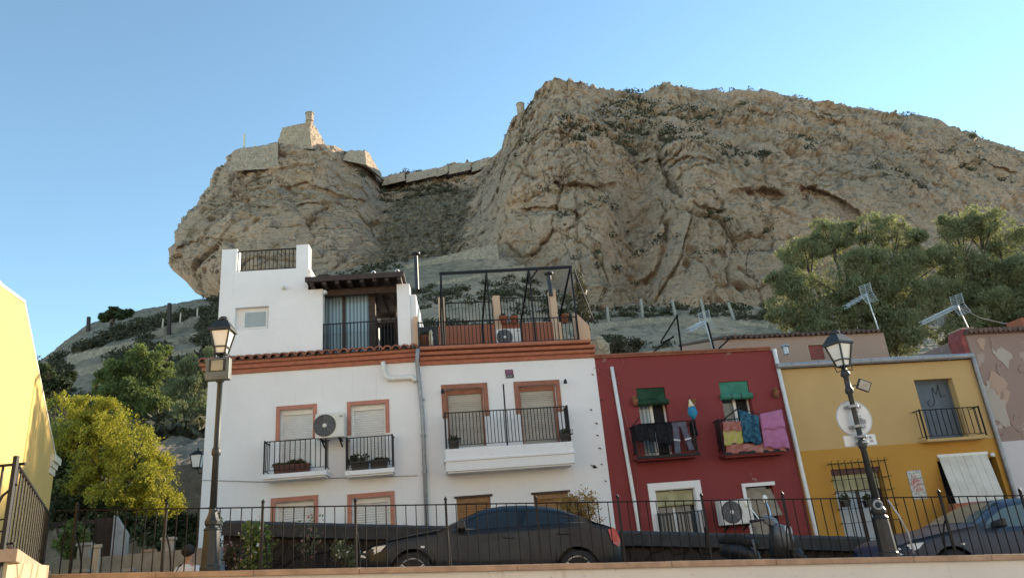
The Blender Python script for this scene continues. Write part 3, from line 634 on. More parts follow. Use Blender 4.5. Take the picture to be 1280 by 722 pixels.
def facade(mb, x0, x1, z0, z1, holes, t=.28, y=0.):
    xs = sorted({x0, x1}|{h for q in holes for h in q[:2]}); zs = sorted({z0, z1}|{h for q in holes for h in q[2:4]})
    for i in range(len(xs)-1):
        for j in range(len(zs)-1):
            cx, cz = (xs[i]+xs[i+1])/2, (zs[j]+zs[j+1])/2
            if any(q[0] < cx < q[1] and q[2] < cz < q[3] for q in holes): continue
            mb.add([(xs[i], y, zs[j]), (xs[i+1], y, zs[j]), (xs[i+1], y, zs[j+1]), (xs[i], y, zs[j+1])], [(0,1,2,3)])
    for a, b, c, d in [q[:4] for q in holes]:
        mb.add([(a,y,c),(b,y,c),(b,y,d),(a,y,d),(a,y+t,c),(b,y+t,c),(b,y+t,d),(a,y+t,d)], [(0,4,5,1),(1,5,6,2),(2,6,7,3),(3,7,4,0)])
def shell(mb, x0, x1, y0, y1, z0, z1):
    mb.add([(x0,y0,z0),(x1,y0,z0),(x1,y1,z0),(x0,y1,z0),(x0,y0,z1),(x1,y0,z1),(x1,y1,z1),(x0,y1,z1)], [(4,5,6,7),(1,2,6,5),(2,3,7,6),(3,0,4,7)])
def surround(x0, x1, z0, z1, w, mat, parent, name='frame', y=-.02, legs=None, t=.05):
    b = MB(); zl = z0 if legs is None else legs
    b.box(x0-w, x1+w, y, y+t, z1, z1+w); b.box(x0-w, x0, y, y+t, zl, z1); b.box(x1, x1+w, y, y+t, zl, z1)
    return b.build(name, M[mat], parent)
def shutter_window(h, hole, mat, depth=.14, frame='pvc', slat_z=None, name='window', sash=True):
    x0, x1, z0, z1 = hole; w = MB(); f = .05
    w.box(x0+.002, x0+f, depth-.05, depth+.03, z0+.002, z1-.002); w.box(x1-f, x1-.002, depth-.05, depth+.03, z0+.002, z1-.002); w.box(x0+f, x1-f, depth-.05, depth+.03, z1-.12, z1-.002)
    win = w.build(name, M[frame], h.root)
    s = MB(); zz = slat_z if slat_z is not None else z0+.01
    n = max(3, int((z1-.12-zz)/.055)); 
    for i in range(n):
        a = zz+(z1-.122-zz)*i/n; b_ = zz+(z1-.122-zz)*(i+1)/n; yy = depth-.005
        s.add([(x0+f, yy, a+.006), (x1-f, yy, a+.006), (x1-f, yy-.012, (a+b_)/2), (x0+f, yy-.012, (a+b_)/2), (x0+f, yy, b_), (x1-f, yy, b_)], [(0,1,2,3), (3,2,5,4)])
        s.add([(x0+f, yy, a), (x1-f, yy, a), (x1-f, yy, a+.006), (x0+f, yy, a+.006)], [(0,1,2,3)])
    s.build('shutter', M[mat], win, norm=False)
    if slat_z is not None and zz > z0+.15:
        g_ = MB(); g_.box(x0+f, x1-f, depth+.01, depth+.02, z0, zz); g_.build('pane', M['glass'], win)
    return win
def railing(x0, x1, z0, z1, y0, y1, mat, parent, n=None, sp=.11, r=.009, sides=True, scroll=False, post=.016, name='railing'):
    """a guard rail whose front stands at y0 with returns to the wall at y1: rails and uprights of one welded panel"""
    b = MB()
    segs = [((x0, y0), (x1, y0))]+([((x0, y0), (x0, y1)), ((x1, y0), (x1, y1))] if sides else [])
    for (ax, ay), (bx, by) in segs:
        b.bar((ax, ay, z1), (bx, by, z1), .035, .022); b.bar((ax, ay, z0+.07), (bx, by, z0+.07), .024, .012)
        k = max(2, int(hypot(bx-ax, by-ay)/sp)) if n is None or ay != by else n
        for i in range(1, k):
            t = i/k; b.bar((ax+(bx-ax)*t, ay+(by-ay)*t, z0+.07), (ax+(bx-ax)*t, ay+(by-ay)*t, z1), r*2)
    for px in ((x0, x1)): b.bar((px, y0, z0), (px, y0, z1+.03), post*2)
    if scroll:
        k = 8
        for i in range(k):
            cx = x0+(x1-x0)*(i+.5)/k; rr = (x1-x0)/k*.42
            for s_ in (-1, 1):
                b.tube([(cx+s_*rr*(.5-.5*cos(t))*1.0, y0-.012, z0+.1+rr*1.5*t/pi+.05*sin(2*t)) for t in [j*pi*1.1/8 for j in range(9)]], .007, 4)
    return b.build(name, M[mat], parent)
def tube_obj(name, pts, r, mat, parent, n=8): return MB().tube(pts, r, n).build(name, M[mat], parent, smooth=True)
JX, JY = -2.56, 18.60
# ------------------------------------------------------------------ white house with the tower
A = House('white_house', 'white two storey house with roof tower and blue curtained glass door', (JX, JY), 4, 1.1)
lx = A.x(252, 610); zE = A.z(390, 461); ztile = A.z(390, 452)
W1 = (A.x(350, 530), A.x(391, 530), A.z(370, 590), A.z(370, 511)); W2 = (A.x(439, 530), A.x(482, 530), A.z(462, 586), A.z(462, 505))
G1 = (A.x(344, 640), A.x(392, 640), -.2+.9, A.z(368, 626)); G2 = (A.x(440, 640), A.x(488, 640), .7, A.z(464, 621))
b = MB(); facade(b, lx, -.002, -1, zE, [W1, W2, G1, G2]); shell(b, lx, -.002, 0, 6.2, -1, zE); b.build('wall', M['white'], A.root, norm=False)
for h_, nm in ((W1, 'balcony_door'), (W2, 'balcony_door'), (G1, 'window'), (G2, 'window')):
    wn = shutter_window(A, h_, 'shutter', .16, name=nm)
    if nm == 'window': surround(*h_, .11, 'terra_s', wn, legs=h_[2])
    else: surround(*h_, .1, 'terra_s', wn, legs=A.z(370, 549))
# cornice of three painted courses, with a row of tile ends above
b = MB(); 
for k, (o_, a, c) in enumerate(((.06, 0, .11), (.13, .112, .22), (.2, .222, .30))): b.box(lx-o_, -.02, -o_, .1, zE+a+.0, zE+c)
b.box(lx-.06, lx+.1, .1, 6.2, zE, zE+.11); b.box(lx-.13, lx+.1, .1, 6.2, zE+.112, zE+.22)
cor = b.build('cornice', M['terra'], A.root, bev=.012)
b = MB(); n = 25
for i in range(n):
    x = lx-.18+(i+.5)*(-.02-lx+.18)/n; wv = (-.02-lx+.18)/n*.5
    ring = [(x+wv*1.08*cos(t), wv*1.05*sin(t)) for t in [pi*j/6 for j in range(7)]]; inner = [(x+wv*.75*cos(t), wv*.72*sin(t)) for t in [pi*j/6 for j in range(7)]]
    zz = zE+.30; k = len(b.v)
    vs = [(p, -.3, zz+q) for p, q in ring]+[(p, .02, zz+.09+q) for p, q in ring]+[(p, -.3, zz+q) for p, q in inner]+[(p, .02, zz+.09+q) for p, q in inner]
    fs = [(j, j+1, j+8, j+7) for j in range(6)]+[(14+j, 14+j+7, 14+j+8, 14+j+1) for j in range(6)]+[(j, 14+j, 15+j, j+1) for j in range(6)]
    b.add(vs, fs)
b.add([(lx-.18, -.26, zE+.303), (-.02, -.26, zE+.303), (-.02, .02, zE+.38), (lx-.18, .02, zE+.38)], [(0,1,2,3)])
b.build('tile_edge', M['tile'], A.root)
# upper storey
uz = zE+.3; TL = A.x(275, 350); TR = A.x(385, 340); DL = A.x(403, 400); PR0 = A.x(497, 400); PR1 = A.x(513, 400)
zt = A.z(330, 337); zpost = A.z(378, 305); zpostL = A.z(284, 311); zR = A.z(393, 361); zsill = A.z(450, 438); ztopP = A.z(505, 354)
nx = (A.x(293, 400), A.x(335, 400), A.z(313, 411), A.z(313, 383))
b = MB(); facade(b, TL, TR, uz, zt, [nx], t=.14, y=.03); shell(b, TL, TR, .03, 4.6, uz, zt-.35)
b.box(TL, TL+.4, .031, .38, zt, zpostL); b.box(TR-.33, TR, .031, .38, zt, zpost); b.box(TR-.3, TR-.002, .38, 4.6, zt-.4, zt+.1)
b.box(TL+.002, TL+.28, 4.2, 4.6, zt-.3, zpostL); b.box(TR-.33, TR-.002, 4.2, 4.6, zt-.3, zpost)
b.box(TL+.4, TR-.33, .05, .2, zt-.4, zt-.002)
facade(b, TR, DL, uz, zR, [], y=.032); b.add([(DL,.032,uz),(DL,.3,uz),(DL,.3,zR),(DL,.032,zR),(TR,.032,zR),(TR,.3,zR)], [(0,1,2,3),(3,2,5,4)])
b.box(DL+.001, PR0-.001, .034, .22, uz, zsill)
b.box(PR0, PR1, .03, .5, uz, ztopP); b.box(PR1-.1, PR1+.16, .12, 3.5, uz, A.z(515, 366)); b.box(PR1-.05, PR1+.14, 3.5, 5, uz, A.z(515, 366)-.5)
b.build('upper_wall', M['white'], A.root, norm=False)
b = MB(); i0, i1 = A.x(302, 400), A.x(333, 400); z0_, z1_ = A.z(317, 409), A.z(317, 386); b.box(nx[0]+.001, nx[1]-.001, .17, .19, nx[2]+.001, nx[3]-.001); f = b.build('niche_window', M['white'], A.root)
b = MB(); b.box(i0, i1, .12, .168, z0_, z1_); b.build('frame', M['pvc'], f)
b = MB(); b.box(i0+.05, i1-.05, .112, .118, z0_+.05, z1_-.05); b.build('shutter', simple('grey_screen', (.34, .38, .38), .4, var=.05), f)
railing(TL+.4, TR-.33, zt-.0, A.z(333, 310), .14, .2, 'iron_rust', A.root, sp=.1, sides=False, name='tower_railing')
railing(TL+.28, TR-.33, zt-.3, A.z(333, 310), 4.4, 4.4, 'iron_rust', A.root, sp=.12, sides=False, name='tower_railing')
railing(DL+.01, PR0-.01, A.z(450, 438)-.02, A.z(450, 401), .1, .1, 'iron', A.root, sp=.085, sides=False, name='terrace_railing')
# glazed terrace room, timber roof
yD = .55; dl, dr = A.x(398, 400, yD), A.x(462, 400, yD); dz1 = A.z(430, 366, yD); dm = A.x(430, 400, yD)
b = MB(); b.box(dl, dl+.05, yD, yD+.08, uz, dz1); b.box(dm-.04, dm+.04, yD-.02, yD+.06, uz, dz1); b.box(dl, dr, yD, yD+.08, dz1, dz1+.1); b.box(dr-.02, dr+.16, yD-.03, yD+.15, uz, dz1+.14)
gd = b.build('glazed_door', M['wood_d'], A.root)
b = MB(); b.box(dl+.05, dm-.04, yD+.03, yD+.04, uz, dz1); b.box(dm+.04, dr-.02, yD+.015, yD+.025, uz, dz1)
pm, pt, pb = newmat('curtained_glass'); v_ = coords(pt, (1, 1, .05)); w_ = N(pt, 'TexWave', bands_direction='X'); w_.inputs['Scale'].default_value = 3.2; w_.inputs['Distortion'].default_value = 3.5; w_.inputs['Detail'].default_value = 2; pt.links.new(v_, w_.inputs[0])
pt.links.new(mixc(pt, ramp(pt, w_.outputs[1], .2, .9), (.12, .19, .23), (.3, .38, .41)), pb.inputs['Base Color']); pb.inputs['Roughness'].default_value = .08; M['curtglass'] = pm
b.build('pane', pm, gd)
b = MB(); b.box(dl, dr, yD+.3, 3.2, uz, dz1); b.build('terrace_room', M['white'], A.root)
rt = A.z(440, 349); rb = A.z(440, 361); rl, rr_ = A.x(381, 350, -.3), A.x(505, 350, -.3)
b = MB(); b.box(rl, rr_, -.3, 3.4, rt-.06, rt); b.box(rl+.02, rr_-.05, .2, .34, rb-.08, rb+.1)
for i in range(8):
    x = rl+.12+i*(rr_-rl-.3)/7; b.box(x, x+.1, -.28, 3.3, rt-.2, rt-.062)
b.box(rl+.01, rr_-.01, -.33, -.303, rt-.13, rt+.015); b.box(PR0+.08, PR0+.2, .2, .34, ztopP-.002, rb-.08)
b.build('timber_roof', M['wood_d'], A.root)
for (px, py) in ((355, 360), (407, 366)):
    x, z = A.lp(px, py); b = MB(); b.lathe([(.03, -.14), (.05, -.1), (.06, -.02), (.04, .0)], (x, 0, z), 10, 'y'); b.tube([(x, .03, z), (x, -.05, z)], .02); b.build('spot_lamp', M['pvc'], A.root, smooth=True)
for i, (px, py) in enumerate(((467, 345), (497, 347))):
    x, z = A.lp(px, py, -.2); t_ = empty('security_camera', A.w(x, -.2, rt), A.yaw, ['white dome camera on the middle of the dark timber roof', 'pale round lamp on the outer end of the dark timber roof'][i], 'camera'); t_.scale = (.65, .65, .65)
    b = MB(); b.lathe([(.05, 0), (.09, .03), (.1, .1), (.07, .17), (.02, .2)], (0, 0, 0), 10); b.build('camera_housing', M['pvc'], t_, smooth=True); b = MB(); b.lathe([(.03, -.115), (.045, -.09)], (0, 0, .1), 8, 'y'); b.build('lens', M['black'], t_)
# side rack behind the railing
b = MB(); x0, x1 = A.x(470, 400, 1.6), A.x(496, 400, 1.6)
for z_ in (uz+.5, A.z(480, 405, 1.6), A.z(480, 393, 1.6), A.z(480, 375, 1.6)): b.box(x0, x1, 1.5, 1.9, z_, z_+.04)
for x_ in (x0, x1-.04): b.box(x_, x_+.04, 1.5, 1.54, uz, A.z(480, 365, 1.6))
rk = b.build('terrace_rack', M['wood_d'], None); rk.location = tuple(A.root.location); rk.rotation_euler = (0, 0, A.yaw); tag(rk, 'dark shelf rack standing on the terrace beside the curtained door', 'shelf')
b = MB(); b.box(x0-.0, x1, 2.4, 2.5, uz, A.z(480, 408, 2.4)); b.build('terrace_wall', M['dark'], A.root)
# balconies
def balcony(h, px0, px1, ytop, ybot, yrail, out, mat, slabmat, sp=.11, scroll=False, inset=.03, pxy=570):
    x0, x1 = h.x(px0, pxy, -out), h.x(px1, pxy, -out); zt_ = h.z((px0+px1)/2, ytop, -out); zb_ = h.z((px0+px1)/2, ybot, -out); zr_ = h.z((px0+px1)/2, yrail, -out)
    b = MB(); b.box(x0, x1, -out, -.001, zb_+.04, zt_); b.box(x0+.04, x1-.04, -out+.04, -.001, zb_, zb_+.039)
    s = b.build('balcony', M[slabmat], h.root, bev=.012); railing(x0+inset, x1-inset, zt_+.02, zr_, -out+.05, -.002, mat, s, sp=sp, scroll=scroll); return x0, x1, zt_, zr_
bA1 = balcony(A, 328, 408, 590, 598, 549, .5, 'iron', 'white', .115); bA2 = balcony(A, 431, 492, 586, 594, 545, .42, 'iron', 'white', .085, True)
def planter(h, x, y, z, l, label, pot='brownpot', leaf='lf_dark', ph=.2, lh=.18, n=160, group=None):
    t_ = empty('potted_plant', h.w(x, y, z), h.yaw, label, 'planter', group)
    b = MB(); b.hexa([(-l/2+.02,-.07,0),(l/2-.02,-.07,0),(l/2-.02,.07,0),(-l/2+.02,.07,0),(-l/2,-.09,ph),(l/2,-.09,ph),(l/2,.09,ph),(-l/2,.09,ph)]); b.box(-l/2-.012, l/2+.012, -.1, .1, ph-.03, ph+.008); b.build('pot', M[pot], t_)
    fastmesh('foliage', leafcloud([((random.uniform(-l/2, l/2)*.9, 0, ph+lh*.4), (l*.16+.05, .09, lh*.6)) for _ in range(5)], n, .055, gap=-1, seed=n+int(x*10)), M[leaf], t_); return t_
planter(A, A.x(356, 580, -.35), -.35, bA1[2]+.002, .5, 'long brown flower trough with sparse plants behind plain balcony bars', lh=.06)
planter(A, A.x(376, 578, -.33), -.33, bA1[2]+.002, .44, 'brown trough with trailing plants at the middle of the plain balcony', lh=.12, n=260)
planter(A, A.x(450, 578, -.28), -.28, bA2[2]+.002, .42, 'dark trough with bushy plant on the scrollwork balcony', 'black', lh=.2, n=260)
planter(A, A.x(474, 580, -.28), -.28, bA2[2]+.002, .42, 'dark low trough beside the pipe end of the scrollwork balcony', 'black', lh=.07)
# rainwater pipes
tube_obj('drainpipe', [A.w(*q)-np.array(A.root.location) for q in []] or [(A.x(479, 455, -.12), -.14, A.z(479, 452, -.12)), (A.x(480, 460, -.12), -.12, A.z(480, 463, -.12)), (A.x(482, 471, -.1), -.1, A.z(482, 470, -.1)), (A.x(486, 474, -.1), -.1, A.z(486, 473, -.1)), (A.x(514, 472, -.1), -.1, A.z(514, 471, -.1)), (A.x(520, 475, -.1), -.1, A.z(520, 476, -.1))], .062, 'pvc', A.root)
# the stove pipe on the roof
def stove(h, px, py0, py1, dy, r, label):
    x, z0 = h.lp(px, py1, dy); z1 = h.z(px, py0, dy); t_ = empty('stove_pipe', h.w(x, dy, z0), 0, label, 'chimney')
    b = MB(); b.lathe([(r, -.15), (r, z1-z0-.16)], n=10); b.build('flue', M['black'], t_, smooth=False); b = MB(); b.lathe([(r*2.1, z1-z0-.1), (r*2.2, z1-z0-.06), (r*.5, z1-z0)], n=12); b.box(-.012, .012, -.012, .012, z1-z0-.16, z1-z0-.06); b.build('cowl', M['black'], t_)
stove(A, 521, 314, 356, 3.0, .065, 'black stove pipe with round cowl beside the timber roof')
# wall lantern on the side wall
x, z = lx, A.z(250, 575); t_ = empty('wall_lantern', A.w(lx-.5, 1.0, A.z(228, 585, 1.0)), A.yaw, 'small white glass lantern on an iron bracket at the side wall', 'lantern')
b = MB(); b.hexa([(-.09,-.09,.0),(.09,-.09,.0),(.09,.09,.0),(-.09,.09,.0),(-.14,-.14,.3),(.14,-.14,.3),(.14,.14,.3),(-.14,.14,.3)]); b.build('lamp_glass', M['frost'], t_)
b = MB(); b.hexa([(-.17,-.17,.302),(.17,-.17,.302),(.17,.17,.302),(-.17,.17,.302),(-.05,-.05,.42),(.05,-.05,.42),(.05,.05,.42),(-.05,.05,.42)]); b.tube([(0,0,.42),(0,0,.5)], .02)
for sx in (-1, 1):
    for sy in (-1, 1): b.bar((.092*sx, .092*sy, 0), (.142*sx, .142*sy, .3), .018)
b.box(-.1, .1, -.1, .1, -.03, -.002); b.build('lamp_frame', M['iron'], t_); tube_obj('bracket', [(0, 0, -.03), (.06, 0, -.16), (.3, 0, -.14), (.5, 0, -.06)], .014, 'iron', t_)
# air conditioners
M['fan'] = simple('fan_dark', (.15, .15, .145), .7, var=.1)
def aircon(h, px0, py0, px1, py1, dy, label, depth=.3, brackets=True, yb=None):
    x0, x1, z0, z1 = h.rect(px0, py0, px1, py1, dy); w = x1-x0; hh = z1-z0
    t_ = empty('air_conditioner', h.w((x0+x1)/2, dy, z0), h.yaw, label, 'air conditioner')
    b = MB(); b.box(-w/2, w/2, 0, depth, 0, hh); b.build('casing', M['ac'], t_, bev=.02)
    c = (-w*.17, 0, hh*.5); R = hh*.43
    b = MB(); b.lathe([(R*1.06, -.004), (R*1.06, -.012), (R, -.014), (R, -.004)], c, 28, 'y'); 
    b.lathe([(R, -.003), (R*.2, -.004)], c, 28, 'y'); b.build('fan_opening', M['fan'], t_)
    b = MB()
    for k in range(1, 6):
        pts = [(c[0]+R*k/6*cos(t), -.016, c[2]+R*k/6*sin(t)) for t in [2*pi*j/20 for j in range(21)]]; b.tube(pts, .004, 4, False)
    for k in range(8): b.bar((c[0]+R*.16*cos(k*pi/4), -.016, c[2]+R*.16*sin(k*pi/4)), (c[0]+R*cos(k*pi/4), -.016, c[2]+R*sin(k*pi/4)), .006)
    b.build('fan_grille', M['zinc'], t_); b = MB(); b.lathe([(R*.2, -.02), (R*.12, -.03)], c, 12, 'y'); b.build('fan_hub', M['ac'], t_)
    b = MB(); b.box(w*.33, w*.46, -.006, 0, hh*.8, hh*.88); b.build('badge', M['zinc'], t_)
    if brackets:
        for s_ in (-.3, .32):
            b = MB(); b.bar((w*s_, depth+.28, -.02), (w*s_, .02, -.02), .035); b.bar((w*s_, depth+.28, -.2), (w*s_, .1, -.03), .03); b.bar((w*s_, depth+.2, -.24), (w*s_, depth+.2, 0), .03); b.build('bracket', M['iron_rust'], t_)
    return t_
aircon(A, 394, 517, 430, 545, -.5, 'white air conditioner mounted between the two framed balcony doors', .34)
tube_obj('wall_cable', [(lx+.02, -.015, A.z(262, 599)), (A.x(330, 602), -.015, A.z(330, 602)), (A.x(420, 597), -.015, A.z(420, 597)), (A.x(522, 593), -.015, A.z(522, 594))], .01, 'zinc', A.root, 5)
# ------------------------------------------------------------------ white house with the roof terrace
B = House('white_house', 'white house with rust cornice and black pergola on its roof terrace', (JX, JY), 9, 1.0)
bz = B.z(632, 452); bw = B.x(757, 560)
V1 = (B.x(559, 520), B.x(606, 520), B.z(583, 558), B.z(583, 485)); V2 = (B.x(651, 520), B.x(698, 520), B.z(675, 554), B.z(675, 481))
H1 = (B.x(571, 635), B.x(614, 635), .6, B.z(593, 621)); H2 = (B.x(668, 635), B.x(712, 635), .6, B.z(690, 616))
b = MB(); facade(b, .002, bw, -1, bz, [V1, V2, H1, H2]); shell(b, .002, bw, 0, 6, -1, bz); b.build('wall', M['white2'], B.root, norm=False)
for h_ in (V1, V2):
    wn = shutter_window(B, h_, 'roll_b', .16, 'terra_d', name='balcony_door'); surround(*h_, .12, 'terra_d', wn, legs=B.z(583, 521))
for h_ in (H1, H2):
    wn = shutter_window(B, h_, 'roll_o', .1, 'wood_o'); b = MB(); b.box(h_[0]-.05, h_[1]+.05, -.03, .02, h_[3], h_[3]+.05); b.build('lintel', M['wood_d'], wn)
ctop = B.z(632, 431); st = (ctop-bz)/4
b = MB()
for k, o_ in enumerate((.05, .12, .2, .3)): b.box(.004, bw+.02+(0 if k < 3 else -.12), -o_, .1, bz+st*k+.001*k, bz+st*(k+1)-.02)
b.box(.006, bw-.1, -.04, .1, bz, ctop-.03); b.build('cornice', M['terra'], B.root, bev=.02)
tz = ctop-.02
b = MB(); b.box(.01, bw, .12, 6, tz-.3, tz-.15); b.build('terrace_floor', M['brick_red'], B.root)
b = MB(); pL0, pL1 = -.12, B.x(523, 415); b.box(pL0, pL1, -.02, .35, bz+.4, B.z(517, 396)); 
b.build('pillar', M['peach'], B.root); b = MB(); xr = bw; b.prism([(xr-.36, tz-.2), (xr, tz-.2), (xr+.0, B.z(738, 405)), (xr-.16, B.z(730, 397)), (xr-.36, B.z(722, 388))], .12, .5); b.box(xr-.3, xr-.001, .5, 5.2, tz-.2, B.z(738, 405)-.1)
b.build('side_parapet', M['peach'], B.root); b = MB()
dyR = 3.4
for a, c, p, q in ((548, 557, 372, 405), (616, 627, 370, 405), (686, 699, 362, 410)):
    x0, x1, z0, z1 = B.rect(a, p, c, q, dyR); b.box(x0, x1, dyR-.05, dyR+.25, tz-.1, z1); b.build('pillar', M['peach'], B.root); b = MB()
b = MB(); b.box(B.x(548, 405, dyR), bw-.3, dyR, dyR+.2, tz-.2, B.z(640, 404, dyR)); b.build('parapet', M['brick_red'], B.root)
b = MB(); b.box(B.x(700, 425, 2.2), bw-.31, 2.2, 2.4, tz-.2, B.z(710, 402, 2.2)); b.build('stair_wall', M['peach'], B.root)
railing(pL1, B.x(720, 410), tz, B.z(620, 401), -.1, -.1, 'iron', B.root, sp=.1, sides=False, name='terrace_railing')
railing(B.x(557, 390, dyR), B.x(616, 390, dyR), B.z(590, 404, dyR), B.z(590, 377, dyR), dyR+.05, dyR, 'iron_rust', B.root, sp=.1, sides=False, name='rear_railing')
railing(B.x(627, 390, dyR), B.x(686, 390, dyR), B.z(655, 403, dyR), B.z(655, 371, dyR), dyR+.05, dyR, 'iron_rust', B.root, sp=.1, sides=False, name='rear_railing')
# steel pergola: a high front beam on four posts, rafters falling back to the rear parapet
pg = empty('pergola', B.root.location, B.yaw, 'black steel pergola frame standing on the rust coloured roof terrace', 'pergola')
b = MB(); e0 = B.lp(549, 342); e1 = B.lp(715, 333.5); zb_ = (e0[1]+e1[1])/2; b.bar((e0[0], 0, e0[1]), (e1[0], 0, e1[1]), .05, .075); b.build('beam', M['iron'], pg)
dr_ = ray(551, 1076); dr_ = dr_/dr_[1]
ends = []
for px, py, qx, qy in ((551, 342, 551, 397), (608, 340, 601, 408), (661, 337, 649.5, 404), (713, 334, 699, 397)):
    x, z = B.lp(px, py); w0 = B.w(x, 0, z)
    best = min(((lambda p: (abs(361-FPX*(p-EYE).dot(CU)/(p-EYE).dot(f0)-qy), s_))(w0+dr_*s_) for s_ in np.linspace(.3, 6, 300)))[1]
    e = w0+dr_*best-np.array(B.root.location); el = (float(e.dot(B.ex)), float(e.dot(B.ey)), float(e[2])); ends.append(el)
    b = MB(); b.bar((x, .03, z), el, .048); b.build('rafter', M['iron'], pg)
    b = MB(); b.bar(el, (el[0], el[1], tz-.2), .06); b.build('rear_post', M['iron'], pg)
    b = MB(); b.bar((x, 0, z), (x, 0, tz-.15), .042); b.build('front_post', M['iron'], pg)
x, z = B.lp(672, 337); x2, z2 = B.lp(660, 354); b = MB(); b.bar((x, 0, z), (x2, .02, z2), .05); b.build('brace', M['iron'], pg)
# two extra slats beside the right end, hung with a dry creeper
b = MB(); x, z = B.lp(716, 336); 
for k in range(3): b.bar((x+.05+.12*k, .05+.4*k, z-.0), (x+.55, .4+.6*k, B.z(730, 400)), .03)
b.build('side_bars', M['iron'], pg)
cw = fastmesh('creeper', leafcloud([((B.x(722+i*1.6, 345+i*8, .6), .6, B.z(722+i*1.6, 345+i*8, .6)), (.16, .25, .3)) for i in range(7)], 700, .07, droop=.6, gap=-.3, seed=8), M['lf_scrub']); cw.location = B.root.location; cw.rotation_euler = (0, 0, B.yaw); tag(cw, 'dry creeper hanging on the end bars of the black pergola', 'creeper')
stove(B, 688, 339, 364, 3.3, .07, 'black flue rising from the peach pillar of the terrace')
aircon(B, 620, 411, 652, 431, 1.2, 'air conditioner standing on the rust terrace behind the railing', .32, False)
def pot(h, px, py, dy, label, r=.14, ht=.26, leaf='lf_green', n=200, lr=.18, mat='clay', z=None):
    x, z_ = h.lp(px, py, dy); z_ = z if z is not None else z_
    t_ = empty('potted_plant', h.w(x, dy, z_), 0, label, 'potted plant'); b = MB(); b.lathe([(r*.7, 0), (r, ht*.85), (r*1.1, ht*.86), (r*1.1, ht), (r*.9, ht)], n=14); b.build('pot', M[mat], t_, smooth=True)
    fastmesh('foliage', leafcloud([((random.uniform(-.05, .05), random.uniform(-.05, .05), ht+lr*.5), (lr, lr, lr*.8)) for _ in range(3)], n, .06, gap=-.8, seed=int(px)), M[leaf], t_)
pot(B, 531, 432, .5, 'terracotta pot with low plant by the peach end pillar', leaf='lf_scrub', n=120, lr=.1)
pot(B, 706, 401, 2.3, 'potted green plant on the peach stair wall of the terrace', leaf='lf_dark', lr=.16, z=B.z(710, 402, 2.2))
pot(B, 630, 404, 3.2, 'red pot above the air conditioner near the middle pillar', .13, .22, 'lf_scrub', 80, .08, 'brick_red')
pot(B, 643, 404, 3.2, 'red pot beside the rear rail over the air conditioner', .13, .22, 'lf_scrub', 80, .08, 'brick_red')
x, z = B.lp(539, 432, .4); st_ = empty('statuette', B.w(x, .4, z), 0, 'small white garden statuette among the terrace pots', 'statuette'); b = MB(); b.lathe([(.07, 0), (.05, .1), (.065, .2), (.04, .3), (.055, .36), (.03, .43), (.01, .45)], n=10); b.build('figure', M['cream'], st_, smooth=True)
b = MB(); b.box(B.x(524, 420, .9), B.x(546, 420, .9), .9, 1.4, tz-.15, B.z(535, 408, .9)); o = b.build('storage_box', M['black'], None, bev=.02); o.location = B.root.location; o.rotation_euler = (0, 0, B.yaw); tag(o, 'black storage box behind the terrace rail beside the peach pillar', 'box')
bB = balcony(B, 557, 718, 556, 586, 511, .55, 'iron', 'white2', .085, inset=.04)
b = MB(); zt_, zr_ = bB[2], bB[3]; b.box(bB[0]-.03, bB[1]+.03, -.58, -.001, zt_-.3, zt_-.24); b.build('balcony_moulding', M['white2'], B.root, bev=.01)
b = MB(); b.bar((B.x(634, 553, -.5), -.52, zt_), (B.x(629, 480, -.5), -.52, B.z(629, 480, -.5)), .035); b.build('balcony_pole', M['iron'], B.root)
planter(B, B.x(567, 550, -.4), -.4, zt_+.002, .26, 'small dark pot at the drainpipe end of the long balcony', 'black', lh=.15, n=100)
planter(B, B.x(707, 548, -.4), -.4, zt_+.002, .26, 'small dark pot at the red house end of the long balcony', 'black', lh=.15, n=100)
for px, py in ((553, 490), (705, 478)):
    x, z = B.lp(px, py); b = MB(); b.tube([(x, 0, z), (x, -.14, z+.01), (x, -.17, z-.04)], .014, 5); b.lathe([(.05, z-.06), (.035, z+.03), (.015, z+.05)], (x, -.18, 0), 8); b.build('wall_lamp', M['iron'], B.root)
x0, x1, z0, z1 = B.rect(631, 462, 642, 472); p_ = empty('wall_plaque', B.w((x0+x1)/2, 0, z0), B.yaw, 'small purple and black plaque on the wall above the long balcony', 'plaque'); w = (x1-x0)/2; hh = z1-z0
b = MB(); b.box(-w, w, -.012, 0, hh*.46, hh); b.build('upper_panel', simple('purple_enamel', (.17, .03, .09), .4), p_); b = MB(); b.box(-w+.01, w+.01, -.012, 0, 0, hh*.43); b.build('lower_panel', simple('black_enamel', (.03, .03, .045), .4), p_)
b = MB()
for k in range(4): b.box(-w*.72+k*w*.38, -w*.72+k*w*.38+w*.24, -.0135, -.0125, hh*.12, hh*.33)
b.build('lettering', M['sticker'], p_)
b = MB()
for k in range(3): b.box(-w*.6+k*w*.42, -w*.6+k*w*.42+w*.28, -.0135, -.0125, hh*.6, hh*.86)
b.build('lettering', simple('mauve_ink', (.26, .14, .2), .5), p_)
